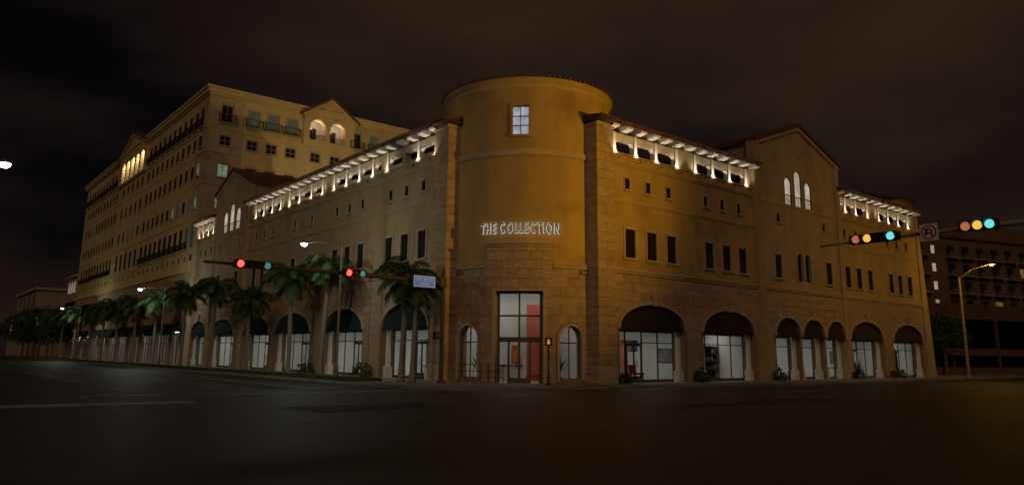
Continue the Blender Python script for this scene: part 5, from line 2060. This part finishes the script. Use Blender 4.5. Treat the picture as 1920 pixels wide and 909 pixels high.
for i, (x_, y_, h_, s_, lb) in enumerate(PALMS):
    palm((x_, y_, 0.14), h_, lb, 40 + i, s_)

# ================================================================== BROADLEAF TREES (far left and far right)
def crown_mesh(r, h, n, seed):
    rr = random.Random(seed)
    t = MB()
    cl = []
    for k in range(16):
        a = rr.uniform(0, 2 * PI)
        q = math.sqrt(rr.random()) * r * 0.8
        cl.append((Vector((q * math.cos(a), q * math.sin(a), rr.uniform(-0.4, 0.5) * h)), rr.uniform(0.3, 0.55) * r))
    for k in range(n):
        c, cr = rr.choice(cl)
        v = Vector((rr.gauss(0, 1), rr.gauss(0, 1), rr.gauss(0, 0.8))).normalized() * cr * rr.uniform(0.6, 1.05)
        p = c + v
        u = Vector((rr.uniform(-1, 1), rr.uniform(-1, 1), rr.uniform(-1, 1))).normalized()
        w = u.cross(Vector((rr.uniform(-1, 1), rr.uniform(-1, 1), rr.uniform(-1, 1)))).normalized()
        s_ = rr.uniform(0.10, 0.2)
        t.quad(p - u * s_, p - w * s_ * 0.6, p + u * s_, p + w * s_ * 0.6)
    return t.mesh('crown', LEAFT, normals=False)


def tree(loc, h, r, label, seed, group):
    rr = random.Random(seed)
    t = thing('broadleaf_tree', label, 'tree', loc, 0, group)
    MB().tube([(0, 0, -0.02), (0.05, 0.03, h * 0.25), (0, 0.1, h * 0.5)], [0.2, 0.14, 0.1], 8).build('trunk', BARK, t)
    for k in range(4):
        a = k * 1.57 + rr.uniform(-0.4, 0.4)
        MB().tube([(0.02, 0.06, h * 0.4), (r * 0.3 * math.cos(a), r * 0.3 * math.sin(a), h * 0.58), (r * 0.6 * math.cos(a), r * 0.6 * math.sin(a), h * 0.72)], [0.09, 0.06, 0.03], 6).build('limb', BARK, t)
    obj('crown', crown_mesh(r, h * 0.5, 2600, seed), t, (0, 0, h * 0.68))


LT = [(-3.4, 120, 8.5, 3.2, 'broad dark tree just left of the office block end'), (-3.2, 131, 9.5, 3.6, 'tall broad tree in the middle of the far left trees'),
      (-4.0, 146, 9.0, 3.6, 'broad tree in front of the distant cream building'), (-5.0, 166, 8.0, 3.4, 'farthest broad tree at the left edge'),
      (-3.6, 113, 6.0, 2.4, 'small rounded tree before the far end of the office block'), (-3.9, 139, 6.5, 2.8, 'low rounded tree under the tall broad trees at far left')]
for i, (x_, y_, h_, r_, lb) in enumerate(LT):
    tree((x_, y_, 0.1), h_, r_, lb, 70 + i, 'broad trees at the far left')
tree((65.5, 5.0, 0.0), 6.4, 2.0, 'dark tree against the low garage right of the building', 90, 'trees beyond the right wing')
tree((71.0, 6.2, 0.0), 5.4, 1.6, 'smaller dark tree further right against the low garage', 91, 'trees beyond the right wing')

# grass and ground cover in the planting bed
rr = random.Random(3)
t = MB()
for k in range(15000):
    y_ = 7.5 + (rr.random() ** 1.7) * 110
    x_ = rr.uniform(-4.8, -2.98)
    h_ = rr.uniform(0.05, 0.22)
    a = rr.uniform(0, PI)
    w = 0.05
    dx, dy = w * math.cos(a), w * math.sin(a)
    lx, ly = rr.uniform(-0.06, 0.06), rr.uniform(-0.06, 0.06)
    t.f.append((len(t.v), len(t.v) + 1, len(t.v) + 2))
    t.v += [(x_ - dx, y_ - dy, 0.14), (x_ + dx, y_ + dy, 0.14), (x_ + lx, y_ + ly, 0.14 + h_)]
tag(t.build('grass', GRASS, normals=False), 'low grass and ground cover in the planting bed', 'grass', kind='stuff')

# ================================================================== FAR BUILDINGS
fb = thing('cream_building', 'distant cream building with a square upper storey at far left', 'building')
MB().box(1.0, 30, 166, 230, 0.0, 10.5).build('wall', FARB, fb)
MB().box(0.2, 14, 170, 205, 10.9, 15.0).build('upper_storey', FARB, fb)
MB().box(0.4, 30.5, 165.5, 230.5, 10.5, 10.9).build('cornice', TRIM, fb)
MB().box(-0.4, 14.5, 169.5, 205.5, 15.0, 15.5).build('roof_edge', TRIM, fb)
for k in range(7):
    wd = obj('window', None, fb)
    MB().box(0.97, 1.02, 170 + k * 8, 172.4 + k * 8, 6.0, 8.6).build('pane', E_DIM if k % 3 else E_WARM, wd)
    MB().box(0.9, 1.0, 169.8 + k * 8, 172.6 + k * 8, 5.8, 6.0).build('sill', TRIM, wd)
for k in range(4):
    MB().box(0.17, 0.22, 173 + k * 8, 175.4 + k * 8, 11.8, 14.2).build('window', DARKGLASS, fb)
# front end wall facing the camera
for k in range(3):
    MB().box(4 + k * 4, 5.6 + k * 4, 165.93, 166.02, 5.5, 8.0).build('window', DARKGLASS, fb)

gd = Vector((math.cos(rad(-16)), math.sin(rad(-16)), 0))
gn = Vector((gd.y, -gd.x, 0))
gorg = Vector((57.0, 9.0, 0))


def MG(s, z, d):
    p = gorg + gd * s + gn * d
    return (p.x, p.y, z)


ga = thing('garage_building', 'low dark garage with open deck and slender posts beyond the right wing', 'building')
MB().band([(0, 6.3, 8.0), (75, 6.3, 8.0)], -12, 0, MG).build('upper_parapet', FARD, ga)
MB().band([(0, 2.2, 3.0), (75, 2.2, 3.0)], -12, 0, MG).build('lower_parapet', FARD, ga)
MB().band([(0, 0, 8.0), (75, 0, 8.0)], -14, -12, MG).build('back_wall', mat('garage_dark', (0.035, 0.022, 0.018), 0.9, 0.2, 0.5), ga)
MB().band([(0, 0, 0.9), (75, 0, 0.9)], 0.5, 0.9, MG).build('low_wall', FARD, ga)
for k in range(9):
    MB().band([(2 + k * 9, 0, 6.3), (2.22 + k * 9, 0, 6.3)], 0.02, 0.3, MG).build('post', FARD, ga)

ap = thing('apartment_building', 'dark brown apartment block with balconies and lit stair windows at far right', 'building')
aorg = Vector((112.0, 32.0, 0))


def MA(s, z, d):
    p = aorg + gd * s + gn * d
    return (p.x, p.y, z)


MB().band([(0, 0, 24.6), (62, 0, 24.6)], -14, 0, MA).build('wall', FARR, ap)
MB().band([(18, 24.6, 28.0), (50, 24.6, 28.0)], -13.5, -0.5, MA).build('upper_storey', FARR, ap)
MB().band([(-0.5, 24.6, 25.0), (62.5, 24.6, 25.0)], -14.4, 0.4, MA).build('roof_edge', FARD, ap)
for fl_ in range(6):
    z = 4.4 + fl_ * 3.4
    for k in range(14):
        s_ = 1.5 + k * 4.2
        if k == 3:
            MB().band([(s_, z, z + 1.5), (s_ + 0.9, z, z + 1.5)], 0.0, 0.05, MA).build('stair_window', E_WARM if fl_ > 1 else DARKGLASS, ap)
            continue
        e = DARKGLASS
        if (fl_, k) in ((3, 1), (4, 9), (2, 7), (1, 5), (3, 11)):
            e = E_GREEN if k == 1 else E_AMBWIN
        MB().band([(s_, z, z + 1.7), (s_ + 2.0, z, z + 1.7)], 0.0, 0.05, MA).build('window', e, ap)
        bo = obj('balcony', None, ap)
        MB().band([(s_ - 0.6, z - 0.75, z - 0.55), (s_ + 2.6, z - 0.75, z - 0.55)], 0.0, 1.2, MA).build('slab', FARB, bo)
        MB().band([(s_ - 0.6, z - 0.55, z + 0.3), (s_ + 2.6, z - 0.55, z + 0.3)], 1.1, 1.2, MA).build('parapet', FARR, bo)

dc = {}
